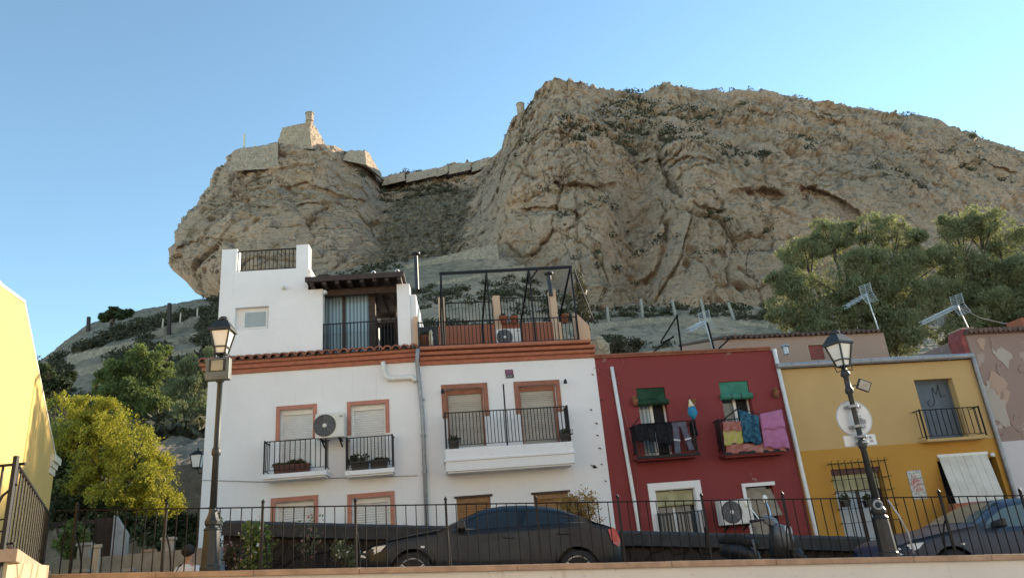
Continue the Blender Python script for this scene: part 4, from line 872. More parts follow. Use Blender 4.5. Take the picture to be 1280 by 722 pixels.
# small iron ornaments scattered up the edge of the wall
for i, (px, py, s_) in enumerate(((739, 512, .05), (746, 529, .06), (747, 544, .05), (750, 560, .06), (743, 583, .15), (752, 580, .04), (757, 601, .05), (741, 468, .05), (752, 500, .04))):
    s_ *= .62; x, z = B.lp(px, py); b = MB(); b.lathe([(s_*.3, -.02), (s_*.5, -.01), (s_*.3, -.001)], (x, 0, z), 7, 'y'); b.bar((x-s_, -.01, z+s_*.6), (x+s_*.8, -.01, z-s_*.3), .02, .018); b.build('wall_ornament', M['iron'], B.root)
tube_obj('drainpipe', [(B.x(522, 437), -.34, B.z(522, 440)), (B.x(521, 452), -.16, B.z(521, 455)), (B.x(523, 470), -.09, B.z(523, 470)), (.02, -.09, B.z(525, 520)), (.02, -.09, -.3)], .055, 'zinc', B.root)
for py in (500, 545, 590):
    b = MB(); b.lathe([(.068, -.03), (.068, .03)], (.02, -.09, B.z(526, py)), 10); b.build('pipe_clamp', M['zinc'], B.root)
# ------------------------------------------------------------------ red house
cx0 = bw; PC = B.w(cx0+.002, 0, 0); C = House('red_house', 'narrow dark red house with washing hung on both balconies', PC, 9, .75)
cz = C.z(852, 443); cw_ = C.x(992, 560)
U1 = (C.x(800, 520), C.x(836, 520), C.z(820, 571), C.z(817, 484)); U2 = (C.x(906, 520), C.x(943, 520), C.z(925, 568), C.z(922, 476))
D1 = (C.x(822, 640), C.x(873, 640), .6, C.z(848, 610)); D2 = (C.x(937, 640), C.x(972, 640), .6, C.z(950, 607))
b = MB(); facade(b, .002, cw_, -1, cz, [U1, U2, D1, D2]); shell(b, .002, cw_, 0, 6, -1, cz); b.build('wall', M['red'], C.root, norm=False)
b = MB(); b.box(-.01, cw_-.1, -.06, .1, cz, cz+.05); b.box(-.0, cw_-.1, -.1, .1, cz+.051, cz+.09); b.build('coping', M['tile'], C.root)
for h_, bl in ((U1, 'blind_dg'), (U2, 'blind_g')):
    x0, x1, z0, z1 = h_; b = MB()
    for a, c in ((x0, x0+.05), ((x0+x1)/2-.04, (x0+x1)/2+.04), (x1-.05, x1)): b.box(a+.002, c-.002, .18, .25, z0, z1-.002)
    b.box(x0+.05, x1-.05, .185, .245, z1-.08, z1-.003); wn = b.build('balcony_door', M['pvc'], C.root)
    b = MB(); b.box(x0+.05, (x0+x1)/2-.04, .21, .22, z0, z1-.08); b.build('pane', M['curtglass'] if h_ is U1 else M['glass'], wn)
    b = MB(); b.box((x0+x1)/2+.04, x1-.05, .215, .225, z0, z1-.08); b.build('pane', M['dark'], wn)
    rr = .085; zz = z1-.42 if h_ is U2 else z1-.4; b = MB(); b.lathe([(rr, x0-.04), (rr, x1+.03)], (0, -.02, zz), 14, 'x'); b.box(x0+.01, x1-.01, .03, .05, zz, z1-.005); b.build('roll_blind', M[bl], wn, smooth=False)
    for t in (.3, .62): b = MB(); b.lathe([(rr+.006, x0+(x1-x0)*t), (rr+.006, x0+(x1-x0)*t+.02)], (0, -.02, zz), 14, 'x'); b.build('blind_cord', M['black'], wn)
w1 = (D1[0], D1[1], D1[2], D1[3]); b = MB(); b.box(w1[0]-.17, w1[1]+.17, -.03, .02, w1[3], w1[3]+.17); b.box(w1[0]-.17, w1[0], -.03, .02, -.2, w1[3]); b.box(w1[1], w1[1]+.17, -.03, .02, -.2, w1[3]); fr = b.build('window', M['white'], C.root)
b = MB(); b.box(w1[0]+.001, w1[0]+.02, .0, .28, w1[2], w1[3]-.001); b.box(w1[1]-.02, w1[1]-.001, 0, .28, w1[2], w1[3]-.001); b.box(w1[0]+.02, w1[1]-.02, 0, .28, w1[3]-.02, w1[3]-.001); b.box((w1[0]+w1[1])/2-.06, (w1[0]+w1[1])/2+.02, .2, .26, w1[2], w1[3]-.02); b.build('reveal', M['white'], fr)
b = MB(); b.box(w1[0]+.02, w1[1]-.02, .23, .24, w1[2], w1[3]-.02); b.build('pane', M['glass'], fr)
b = MB(); zz = C.z(848, 628)
for k in range(4): b.box(w1[0]+.04, w1[1]-.05, .1-.012*(k % 2), .12, zz+(w1[3]-.05-zz)*k/4, zz+(w1[3]-.05-zz)*(k+1)/4)
b.lathe([(.05, w1[0]+.03), (.05, w1[1]-.03)], (0, .1, zz-.02), 10, 'x'); b.build('roll_blind', M['blind_y'], fr)
railing(w1[0]-.03, w1[1]+.12, .5, C.z(848, 640, -.12), -.14, 0, 'iron', fr, sp=.09, sides=True, name='window_guard')
w2 = D2; b = MB(); b.box(w2[0]-.09, w2[1]+.06, -.05, .02, w2[3], w2[3]+.09); b.box(w2[0]-.09, w2[0], -.03, .02, w2[2], w2[3]); fr = b.build('window', M['white'], C.root)
b = MB(); b.box(w2[0]+.02, w2[1]-.02, .2, .22, w2[2], w2[3]); b.build('pane', M['glass'], fr)
b = MB(); n = 8; zz = C.z(955, 645, -.2); za = w2[3]-.08
b.add([(w2[0]+.02, .08, za), (w2[1]-.02, .08, za), (w2[1]+.02, -.22, zz), (w2[0]+.05, -.22, zz), (w2[0]+.02, .1, za), (w2[1]-.02, .1, za), (w2[1]+.02, -.2, zz), (w2[0]+.05, -.2, zz)], [(0,1,2,3),(7,6,5,4),(0,4,5,1),(1,5,6,2),(2,6,7,3),(3,7,4,0)]); b.build('roll_blind', M['blind_b'], fr)
aircon(C, 899, 625, 944, 653, -.42, 'old air conditioner on the red wall beside the brown blind', .32)
bC1 = balcony(C, 797, 875, 568, 573, 529, .4, 'iron', 'red', .085, inset=.02); bC2 = balcony(C, 906, 986, 563, 569, 521, .4, 'iron', 'red', .085, inset=.02)
for q in (bC1, bC2):
    b = MB(); b.box(q[0]-.01, q[1]+.01, -.42, -.4, q[2]-.06, q[2]+.01); b.build('balcony_edge', M['iron'], C.root)
tube_obj('drainpipe', [(C.x(764, 460), -.06, C.z(764, 459)), (C.x(797, 655), -.06, C.z(797, 655)), (C.x(797, 655), -.06, -.5)][:2]+[(C.x(797, 655)+.02, -.06, -.5)], .05, 'pvc', C.root)
tube_obj('drainpipe', [(C.x(966, 437), -.07, C.z(966, 437)), (C.x(1016, 655), -.07, C.z(1016, 655)), (C.x(1016, 655), -.07, -.5)], .055, 'pvc', C.root)
def cable(h, pts, r, mat, name='wall_cable', dy=-.02): return tube_obj(name, [(h.x(p[0], p[1], dy), dy, h.z(p[0], p[1], dy)) for p in pts], r, mat, h.root, 4)
cable(C, [(743, 459), (757, 469), (775, 480), (790, 485), (800, 484)], .007, 'c_rose'); cable(C, [(778, 444), (779, 455), (774, 466), (768, 480), (780, 515), (792, 560), (797, 610), (801, 650)], .007, 'c_rose'); cable(C, [(800, 520), (791, 532), (793, 545)], .008, 'iron')
for px, py, s_ in ((793, 504, 1), (866, 508, .8), (968, 494, 1)):
    x, z = C.lp(px, py); t_ = empty('wall_pot', C.w(x, -.09, z-.08), C.yaw, {793: 'terracotta wall pot beside the dark green blind', 866: 'pinkish wall pot near the azure pennant', 968: 'terracotta wall pot by the white drainpipe'}[px], 'wall pot'); b = MB(); b.lathe([(.05*s_, 0), (.085*s_, .15), (.09*s_, .16)], n=10); b.build('pot', M['clay'], t_, smooth=True)
    fastmesh('foliage', leafcloud([((0, 0, .2), (.06, .06, .08))], 40, .05, gap=-1, seed=px), M['lf_dry'], t_)
# washing
def sheet(h, corners, mat, name, label, dy=-.44, fold=.02, nu=14, nv=14, cat='washing', amp=3, sag=.0, group=None):
    """corners: pixel TL,TR,BR,BL of a hanging cloth; folds run down the cloth; closed with a little thickness"""
    P4 = [h.lp(px, py, dy) for px, py in corners]; x0, z0 = P4[0]; vs = []
    for side in (0, 1):
        for j in range(nv+1):
            for i in range(nu+1):
                a = i/nu; b_ = j/nv
                x = (P4[0][0]*(1-a)+P4[1][0]*a)*(1-b_)+(P4[3][0]*(1-a)+P4[2][0]*a)*b_; z = (P4[0][1]*(1-a)+P4[1][1]*a)*(1-b_)+(P4[3][1]*(1-a)+P4[2][1]*a)*b_
                z -= sag*sin(pi*a)*(1-b_)*.5; z += .025*sin(a*9+x*3)*b_
                y = fold*sin(a*amp*2*pi+.8*sin(b_*3))*(.3+.7*b_)+.012*sin(a*17+b_*9)+side*.012
                vs.append((x-x0, y, z-z0))
    n = (nu+1)*(nv+1); fs = []
    for j in range(nv):
        for i in range(nu):
            k = j*(nu+1)+i; fs.append((k, k+1, k+nu+2, k+nu+1)); fs.append((n+k, n+k+nu+1, n+k+nu+2, n+k+1))
    rim_ = [i for i in range(nu+1)]+[j*(nu+1)+nu for j in range(1, nv+1)]+[nv*(nu+1)+i for i in range(nu-1, -1, -1)]+[j*(nu+1) for j in range(nv-1, 0, -1)]
    for a, b_ in zip(rim_, rim_[1:]+rim_[:1]): fs.append((a, n+a, n+b_, b_))
    m_ = MB(); m_.add(vs, fs); o = m_.build(name, M[mat], None, smooth=True); o.location = h.w(x0, dy, z0); o.rotation_euler = (0, 0, h.yaw)
    return tag(o, label, cat, group)
sheet(C, [(792, 531), (818, 528), (820, 551), (796, 551)], 'c_black', 'black_garment', 'wide black garment drying in front of the white balcony bars')
sheet(C, [(817, 529), (840, 528), (842, 556), (822, 553)], 'c_black', 'black_shirt', 'longer black shirt hung beside the grey trousers', dy=-.455)
tr = empty('trousers', C.w(*(lambda q: (q[0], -.46, q[1]))(C.lp(853, 527, -.46))), C.yaw, 'grey work trousers with pale bands hung over the balcony rail', 'trousers')
def leg(px_t0, px_t1, yt, px_b0, px_b1, yb):
    base = C.lp(853, 527, -.46); b = MB(); n = 10; rows = 9; vs = []
    for j in range(rows+1):
        t = j/rows; a = C.lp(px_t0+(px_b0-px_t0)*t, yt+(yb-yt)*t, -.46); c = C.lp(px_t1+(px_b1-px_t1)*t, yt+(yb-yt)*t, -.46); cxm = (a[0]+c[0])/2; rw = abs(c[0]-a[0])/2; zz = (a[1]+c[1])/2
        for k in range(n): vs.append((cxm-base[0]+rw*cos(2*pi*k/n), .035*sin(2*pi*k/n)+.01*sin(j*2.1), zz-base[1]+.01*sin(k*3+j)))
    b.add(vs, [(j*n+k, j*n+(k+1)%n, (j+1)*n+(k+1)%n, (j+1)*n+k) for j in range(rows) for k in range(n)]); return b.build('trouser_leg', M['c_grey'], tr, smooth=True)
leg(840, 848.5, 530, 843.5, 851, 566); leg(848.5, 857, 529, 861, 868, 562)
q0 = C.lp(853, 527, -.46); b = MB(); a = C.lp(839, 526.5, -.46); c = C.lp(857, 525.5, -.46); d_ = C.lp(857, 533, -.46); b.box(a[0]-q0[0], c[0]-q0[0], -.03, .03, d_[1]-q0[1], (a[1]+c[1])/2-q0[1]); b.build('waistband', M['c_grey'], tr, bev=.015)
for pa, pb_ in (((842.2, 549), (850.4, 550)), ((856, 549), (864, 547))):
    a = C.lp(*pa, -.505); c = C.lp(*pb_, -.505); b = MB(); b.bar((a[0]-q0[0], -.042, a[1]-q0[1]), (c[0]-q0[0], -.042, c[1]-q0[1]), .012, .035); b.build('reflective_band', M['c_band'], tr)
sheet(C, [(862, 527), (869, 526), (873, 545), (866, 546)], 'c_black', 'black_towel', 'small black cloth at the end of the trousers balcony', dy=-.43)
fl = empty('pennant', C.w(*(lambda q: (q[0], -.5, q[1]))(C.lp(862, 497, -.5))), C.yaw, 'folded azure and cream pennant standing on the trousers balcony', 'pennant')
q0 = C.lp(862, 497, -.5); P_ = lambda px, py: (C.x(px, py, -.5)-q0[0], 0, C.z(px, py, -.5)-q0[1])
b = MB(); b.tube([P_(861, 495), P_(866, 530), P_(869, 548)], .014, 6); b.build('pole', M['wood_d'], fl)
b = MB(); b.tube([P_(861.5, 498), P_(863, 504), P_(864, 508)], [.01, .05, .085], 8); b.build('cream_band', M['c_cream'], fl, smooth=True)
b = MB(); b.tube([P_(864, 508), P_(866, 516), P_(867, 524)], [.09, .13, .04], 8); b.build('azure_band', M['c_sky'], fl, smooth=True)
sheet(C, [(903, 527), (926, 526), (928, 537), (905, 538)], 'c_rose', 'pink_cloth', 'small rose pink cloth over the top of the yellow cloth', dy=-.47)
sheet(C, [(904, 537), (928, 536), (930, 553), (906, 556)], 'c_yel', 'yellow_cloth', 'yellow printed cloth under the green blind')
sheet(C, [(923, 511), (948, 520), (953, 556), (931, 551)], 'c_blue', 'blue_sheet', 'blue and black patterned cloth in the middle of the washing', dy=-.49, fold=.04, amp=2)
sheet(C, [(949, 518), (977, 512), (988, 560), (956, 559)], 'c_pink', 'pink_towel', 'long mauve pink towel hanging beside the white drainpipe', dy=-.47, fold=.03)
sheet(C, [(950, 517), (977, 511), (982, 533), (953, 537)], 'c_pink', 'pink_towel', 'short pink towel folded over the top of the long one', dy=-.5, fold=.015)
sheet(C, [(908, 555), (982, 552), (984, 563), (908, 566)], 'c_rose', 'rose_sheet', 'faded rose sheet along the foot of the washing balcony', dy=-.42, fold=.03, amp=5)
b = MB(); q = bC2; b.tube([(C.x(898, 529, -.46), -.46, C.z(898, 529, -.46)), (C.x(925, 508, -.46), -.46, C.z(925, 508, -.46))], .02, 5); b.tube([(C.x(925, 509, -.46), -.46, C.z(925, 509, -.46)), (C.x(950, 518, -.46), -.46, C.z(950, 518, -.46)), (C.x(980, 510, -.46), -.46, C.z(980, 510, -.46)), (C.x(981, 505, 0), 0, C.z(981, 505, 0))], .008, 4); b.build('clothes_line', M['iron'], C.root)
b = MB()
for k in range(3): b.tube([(C.x(797, 531, -.46), -.46-.05*k, C.z(797, 531, -.46)+.01), (C.x(868, 526, -.46), -.46-.05*k, C.z(868, 526, -.46)+.01)], .005, 4)
b.build('clothes_line', M['iron_rust'], C.root)
# fixed light poles on the roof
b = MB()
for p, q, dy in (((846, 393), (852, 440), 2.0), ((846, 395), (826, 427), 2.0), ((884, 403), (893, 438), 2.0), ((826, 429), (842, 421), 2.0), ((842, 420), (815, 441), 2), ((897, 437), (915, 420), 2)):
    b.bar((C.x(*p, dy), dy, C.z(*p, dy)), (C.x(*q, dy), dy, C.z(*q, dy)), .045)
pf = b.build('roof_frame', M['iron_rust'], None); pf.location = C.root.location; pf.rotation_euler = (0, 0, C.yaw); tag(pf, 'rusty bare steel poles propped on the red house roof', 'pole frame')
# ------------------------------------------------------------------ yellow house
PD = C.w(cw_+.002, 0, 0); D = House('yellow_house', 'mustard house with blue grey balcony door and grilled window', PD, 9, .45)
dz = D.z(1100, 455); dw = D.x(1247, 560)-.0; zband = D.z(1110, 556)
E1 = (D.x(1149, 500), D.x(1198, 500), D.z(1180, 548), D.z(1172, 473)); E0 = (D.x(1145, 480), D.x(1205, 520), D.z(1180, 549), D.z(1168, 467))
E2 = (D.x(1045, 620), D.x(1108, 620), -.1, D.z(1075, 584)); E3 = (D.x(1180, 610), D.x(1256, 610), -.1, D.z(1212, 573))
b = MB(); facade(b, .002, dw, zband, dz, [E1], t=.3); shell(b, .002, dw, 0, 7, -1, dz); b.build('wall', M['ochre'], D.root, norm=False)
b = MB(); facade(b, .002, dw, -1, zband-.002, [E2, E3], t=.3, y=-.015); b.add([(.002,-.015,zband-.002),(dw,-.015,zband-.002),(dw,0,zband-.002),(.002,0,zband-.002)], [(0,1,2,3)]); b.build('lower_wall', M['ochre2'], D.root, norm=False)
b = MB(); x0, x1, z0, z1 = E1; b.box(x0+.002, x0+.07, .2, .27, z0, z1-.002); b.box(x1-.07, x1-.002, .2, .27, z0, z1-.002); b.box(x0+.07, x1-.07, .2, .27, z1-.08, z1-.003); dd = b.build('balcony_door', M['bluedoor'], D.root)
b = MB(); b.box(x0+.07, x1-.07, .23, .25, z0, z1-.08); b.build('door_leaf', M['bluedoor'], dd)
gp_ = [(160,285),(142,308),(150,335),(172,345),(196,335),(205,300),(190,250),(180,185),(186,172),(200,215),(218,238),(228,190),(230,145),(236,160),(245,215),(262,258),(280,255),(302,243)]
b = MB(); b.tube([(lambda q: (q[0], .226, q[1]))(D.lp(1140+p[0]/7.22, 460+p[1]/7.22, .226)) for p in gp_], .013, 5); b.build('graffiti', M['black'], dd, smooth=True)
x0, x1 = D.x(1157, 545, -.3), D.x(1235, 545, -.3); zt_ = D.z(1195, 546, -.3)
b = MB(); b.box(x0, x1, -.32, -.001, zt_-.08, zt_); s_ = b.build('balcony', M['ochre'], D.root, bev=.02); railing(x0+.02, x1-.03, zt_, D.z(1190, 510, -.3), -.3, -.001, 'iron_rust', s_, sp=.16, r=.008)
b = MB(); n = 5
gx0, gx1 = -.05, dw+.02; b.tube([(gx0, -.12, dz+.07), ((gx0+gx1)/2, -.12, dz+.08), (gx1, -.12, dz+.09)], .075, 10)
for k in range(7): b.tube([(gx0+.4+k*.8, -.12, dz+.075), (gx0+.44+k*.8, -.12, dz+.075)], .085, 10)
b.build('gutter', M['zinc'], D.root)
b = MB(); b.add([(-.02, -.1, dz+.1), (dw, -.1, dz+.12), (dw, 3.5, dz+.6), (-.02, 3.5, dz+.6), (-.02, -.1, dz+.02), (dw, -.1, dz+.02), (dw, 3.5, dz), (-.02, 3.5, dz)], [(0,1,2,3),(4,7,6,5),(0,4,5,1),(1,5,6,2),(2,6,7,3),(3,7,4,0)]); b.build('roof', M['tile_old'], D.root)
tube_obj('drainpipe', [(dw+.0, -.12, dz+.06), (dw+.02, -.09, dz-.2), (dw+.02, -.09, 2.0), (dw+.02, -.09, -.5)], .06, 'zinc', D.root)
b = MB()
for k in range(3): b.lathe([(.073, -.03), (.073, .03)], (dw+.02, -.09, 1+k*1.4), 10)
b.build('pipe_clamp', M['zinc'], D.root)
x0, x1, z0, z1 = E2; b = MB(); b.box(x0+.003, x0+.06, .15, .2, z0, z1-.003); b.box(x1-.06, x1-.003, .15, .2, z0, z1-.003); b.box((x0+x1)/2-.04, (x0+x1)/2+.04, .15, .2, z0, D.z(1075, 612)); b.box(x0+.06, x1-.06, .15, .2, D.z(1075, 612), D.z(1075, 612)+.06); b.box(x0+.06, x1-.06, .15, .2, .75, .85); wn = b.build('window', M['wood_d'], D.root)
b = MB(); b.box(x0+.06, x1-.06, .172, .18, z0, z1); b.build('pane', simple('pale_blue_panel', (.4, .45, .5), .3, var=.06), wn)
b = MB(); zz = D.z(1075, 611)
for k in range(7): b.box(x0+.05, x1-.05, .1-.008*(k % 2), .13, zz+(z1-.1-zz)*k/7, zz+(z1-.1-zz)*(k+1)/7)
b.build('roll_blind', M['blind_y'], wn); b = MB(); b.box(x0+.01, x1-.01, .02, .1, z1-.14, z1-.005); b.build('blind_box', M['brownpot'], wn)
gx0, gx1 = D.x(1039, 578, -.22), D.x(1106, 576, -.22); gz1 = D.z(1072, 577, -.22); gz0 = -.15
b = MB(); n = 9
for k in range(n):
    x = gx0+(gx1-gx0)*k/(n-1); b.bar((x, -.22, gz0), (x, -.22, gz1+.02), .018); b.tube([(x, -.22, gz1), (x-.03, -.25, gz1+.05), (x+.03, -.25, gz1+.08)], .008, 4); b.bar((x, -.22, gz1), (x, 0, gz1), .014)
for z_ in (gz1, gz1-.42, gz1-.75, gz1-1.15, gz1-1.5, gz1-1.9, gz0+.1):
    b.bar((gx0-.05, -.215, z_), (gx1+.05, -.215, z_), .022, .012)
    for x_ in (gx0, gx1): b.bar((x_, -.22, z_), (x_, 0, z_), .014)
    for x_ in (gx0-.05, gx1+.05): b.tube([(x_, -.215, z_), (x_+(.05 if x_ > gx0 else -.05), -.215, z_+.03)], .008, 4)
b.build('window_grille', M['iron_rust'], wn)
for i, px in enumerate((1058, 1086)):
    x, z = D.lp(px, 633, -.3); planter(D, x, -.3, z-.0, .2, ['dark pot on the window grille close to the red house', 'dark pot on the window grille close to the lamp post'][i], 'black', lh=.16, n=120, ph=.16)
x0, x1, z0, z1 = D.rect(1131, 589, 1160, 622); tp_ = empty('tile_picture', D.w((x0+x1)/2, -.017, (z0+z1)/2), D.yaw, 'pale painted tile panel with red centre on the mustard wall', 'tile panel'); w_ = (x1-x0)/2-.04; hh = (z1-z0)/2
b = MB(); b.box(-w_, w_, -.014, 0, -hh, hh); b.build('tiles', M['tilepic'], tp_); b = MB(); b.box(-w_-.015, w_+.015, -.01, -.001, -hh-.015, hh+.015); b.build('border', M['zinc'], tp_)
x0, x1, z0, z1 = E3; b = MB(); b.box(x0+.003, x1-.003, .2, .25, z0, z1-.003); b.build('doorway', M['dark'], D.root)
q = [D.lp(1173, 571, -.03), D.lp(1233, 567, -.03)]; q2 = [D.lp(1196, 622, -.75), D.lp(1257, 618, -.75)]
bl = empty('door_blind', D.w(q[0][0], -.03, q[0][1]), D.yaw, 'large white canvas blind slanting out over the mustard doorway', 'blind'); o_ = q[0]
b = MB()
for k in range(6):
    t0, t1 = k/6, (k+1)/6-.006; T = lambda t: (q[0][0]+(q[1][0]-q[0][0])*t-o_[0], -.02, (q[0][1]+(q[1][1]-q[0][1])*t)-o_[1]); L_ = lambda t: (q2[0][0]+(q2[1][0]-q2[0][0])*t-o_[0], -.72, q2[0][1]+(q2[1][1]-q2[0][1])*t-o_[1]-.4)
    a, c, d_, e_ = T(t0), T(t1), L_(t1), L_(t0); th = lambda p: (p[0], p[1]+.02, p[2]-.01); bow = .03*(k % 2)
    b.add([a, c, d_, e_, th(a), th(c), th(d_), th(e_)], [(3,2,1,0),(4,5,6,7),(0,1,5,4),(1,2,6,5),(2,3,7,6),(3,0,4,7)])
b.build('canvas', M['blind_w'], bl); b = MB(); b.bar((-.03, 0, .03), (q[1][0]-o_[0]+.03, 0, q[1][1]-o_[1]+.03), .06, .07); b.build('head_rail', M['pvc'], bl)
x, z = D.lp(1240, 570, -.05); b = MB(); b.lathe([(.03, z-.02), (.06, z), (.06, z+.06), (.03, z+.1)], (x, -.08, 0), 10); b.build('door_lamp', M['pvc'], D.root, smooth=True)
# ------------------------------------------------------------------ peeling house at the right
PE = D.w(dw+.06, 0, 0); E_ = House('weathered_house', 'weathered house with peeling pink upper wall and grey white base', PE, 9, .2)
ez = E_.z(1240, 417); zm = E_.z(1262, 551)
b = MB(); facade(b, .04, 6.5, zm, ez, []); shell(b, .04, 6.5, 0, 7, -1, ez); b.build('wall', M['peel'], E_.root, norm=False)
b = MB(); facade(b, .04, 6.5, -1, zm-.002, [(2.2, 3.3, -.4, 1.9)], y=-.03); b.add([(.04,-.03,zm-.002),(6.5,-.03,zm-.002),(6.5,0,zm-.002),(.04,0,zm-.002)], [(0,1,2,3)]); b.build('lower_wall', M['grey_render'], E_.root, norm=False)
b = MB(); b.box(2.2, 3.3, .15, .2, -.4, 1.9); b.build('door', M['bluedoor'], E_.root)
M['scab'] = plaster('torn_render', (.42, .36, .31), (.3, .22, .18), .6)
# broken plaster: raised scabs of render with torn edges on the bare wall
for k in range(22):
    cx_, cz_ = random.uniform(.15, 2.6), random.uniform(zm+.1, ez-.15); rr = random.uniform(.1, .4); n = 13
    if k < 9: cx_ = random.uniform(.1, .45)
    poly = [(cx_+rr*random.uniform(.55, 1.15)*cos(2*pi*i/n), cz_+rr*random.uniform(.5, 1.5)*sin(2*pi*i/n)) for i in range(n)]
    poly = [(min(max(p, .05), 6), min(max(q_, zm+.01), ez-.03)) for p, q_ in poly]
    b = MB(); b.prism(poly, -.012-.0007*k, 0); b.build('plaster_scab', M[('mauve', 'peel', 'peel', 'scab')[k % 4]], E_.root)
b = MB(); b.box(-.0, 6.6, -.08, .4, ez, ez+.07); n = 40
for k in range(n): b.lathe([(.075, -.16), (.075, .5)], (.1+k*.16, 0, ez+.09), 8, 'y')
b.build('tile_edge', M['tile_old'], E_.root)
b = MB(); x0, x1, z0, z1 = E_.rect(1199, 411, 1219, 443); b.prism([(x0-.02, z0-.2), (x0+.5, z0-.2), (x0+.5, z1-.25), (x0+.38, z1-.05), (x0+.2, z1), (x0+.08, z1-.02), (x0+.0, z1-.3), (x0+.02, z0+.25)], .05, .6); b.build('gable_end', simple('red_oxide', (.33, .085, .075), .85, var=.25, bmp=.2), E_.root)
b = MB(); b.box(x0+.1, x0+.52, .04, .62, z1, z1+.05); b.build('gable_cap', M['mauve'], E_.root)
b = MB(); q_ = E_.lp(1276, 402, .6); b.box(q_[0]-.05, q_[0]+.6, .5, 1.1, ez, q_[1]+.1); b.build('chimney', M['brick_red'], E_.root)
# ------------------------------------------------------------------ small house behind
F_ = House('small_house', 'dusty pink house with red window behind the red and mustard roofs', tuple(D.w(-1.6, 5.5, 0)), 9, 1.0)
fx0, fx1 = F_.x(902, 428), F_.x(1108, 430); fz = F_.z(1000, 420)
b = MB(); hw = (F_.x(1010, 437), F_.x(1032, 437), F_.z(1020, 449), F_.z(1020, 429)); facade(b, fx0, fx1, -.5, fz, [hw]); b.add([(fx0,0,-.5),(fx1,0,-.5),(fx1,4,-.5),(fx0,4,-.5),(fx0,0,fz),(fx1,0,fz),(fx1,4,fz+.9),(fx0,4,fz+.9)], [(1,2,6,5),(2,3,7,6),(3,0,4,7)]); b.build('wall', M['mauve'], F_.root, norm=False)
b = MB(); b.box(hw[0]+.04, hw[1]-.04, .1, .14, hw[2]+.04, hw[3]-.04); wn = b.build('window', simple('red_shutter', (.28, .07, .055), .7), F_.root); b = MB(); b.box(hw[0], hw[0]+.04, .02, .16, hw[2], hw[3]); b.box(hw[1]-.04, hw[1], .02, .16, hw[2], hw[3]); b.box(hw[0]+.04, hw[1]-.04, .02, .16, hw[3]-.04, hw[3]); b.build('frame', M['conc_l'], wn)
b = MB(); n = int((fx1-fx0)/.2)
for k in range(n): b.tube([(fx0+.1+k*.2, -.14, fz+.05+random.uniform(-.015, .015)), (fx0+.1+k*.2, 4.2, fz+1.0)], .075, 7)
b.add([(fx0, -.1, fz), (fx1, -.1, fz), (fx1, 4.2, fz+.95), (fx0, 4.2, fz+.95)], [(0,1,2,3)]); b.build('roof', M['tile_old'], F_.root)
b = MB(); q_ = F_.lp(975, 436, -.8); b.lathe([(.1, 0), (.1, .25), (.16, .27), (.14, .33), (.02, .37)], (q_[0]+.2, -.8, q_[1]-.2), 12); b.build('vent_pipe', M['steel'], F_.root)
# ------------------------------------------------------------------ yellow building on the near left
c0 = at(66, 600, 14.0); c1 = at(33, 380, 11.9); ddir = np.array([.42, -1.0, 0]); 
def yplane(px, py):
    nrm_ = np.array([-ddir[1], ddir[0], 0]); d = ray(px, py); return EYE+d*(nrm_.dot(np.array([c0[0], c0[1], 0])-EYE)/nrm_.dot(d))
Lh = hypot(ddir[0], ddir[1]); ang = atan2(ddir[1], ddir[0]); Yb = empty('yellow_house', (c0[0], c0[1], .7), ang, 'sunlit pale yellow gabled building crossed by slanting railing shadows', 'house')
def yl(px, py): p = yplane(px, py); return float((p-c0).dot(ddir)/Lh), float(p[2]-.7)
ea = yl(69, 573); pk = yl(31, 380); tp2 = yl(0, 357); far = 9.0
sl2 = (tp2[1]-pk[1])/(tp2[0]-pk[0]+1e-6)
poly = [(0, -1), (far, -1), (far, tp2[1]+sl2*.0-.2), (tp2[0], tp2[1]), (pk[0], pk[1]), (0, ea[1])]
b = MB(); b.prism(poly, -5, 0); b.build('wall', M['yellow'], Yb)
b = MB()
for (p, q_) in (((0, ea[1]), pk), (pk, tp2), (tp2, (far, tp2[1]-.2))): b.bar((p[0], -.09, p[1]+.03), (q_[0], -.1, q_[1]+.03), .2, .045)
b.build('verge', M['cream'], Yb)
b = MB()
for k, (o_, a, c) in enumerate(((.04, -.32, -.2), (.1, -.2, -.1), (.18, -.1, .02))): b.box(-o_, .5, -5, o_*.4, ea[1]+a, ea[1]+c)
b.build('cornice', M['cream'], Yb)
print('yellow wall', ea, pk, tp2)
# ================================================================== RETAINING WALL, RAILINGS
def cop_z(x): return 1.552-.063*x
def line_y(x): return 10.6+(x+6.5)*.088
XA, XB = -6.62, 9.6
rw = empty('retaining_wall', (XA, line_y(XA), 0), 0, 'white rendered retaining wall with a tan stone coping below the iron railing', 'wall'); ro = np.array(rw.location)
def strip(mb, xs, y0, y1, z0f, z1f):
    vs = []
    for x in xs:
        for dy, zf in ((y0, z0f), (y1, z0f), (y1, z1f), (y0, z1f)): vs.append((x-ro[0], line_y(x)+dy-ro[1], zf(x)))
    n = len(xs); mb.add(vs, [(i*4+k, (i+1)*4+k, (i+1)*4+(k+1)%4, i*4+(k+1)%4) for i in range(n-1) for k in range(4)]+[(0,1,2,3), tuple((n-1)*4+k for k in (3,2,1,0))])
xs = list(np.linspace(XA, XB, 60))
b = MB(); strip(b, xs, -.16, .3, lambda x: -.2, lambda x: cop_z(x)-.082); b.build('wall', plaster('old_white_render', (.68, .65, .6), (.26, .21, .16), .8, patch=(.42, .36, .3), patch_amt=.68), rw)
b = MB(); x = XA
while x < XB-.05:
    w_ = min(random.uniform(1.1, 2.2), XB-x); a = random.uniform(-.004, .004); strip(b, list(np.linspace(x+.0015, x+w_-.0015, 3)), -.22+a, .34, lambda q: cop_z(q)-.08, lambda q: cop_z(q)+a); x += w_
b.build('coping', M['stone_tan'], rw, bev=.012)
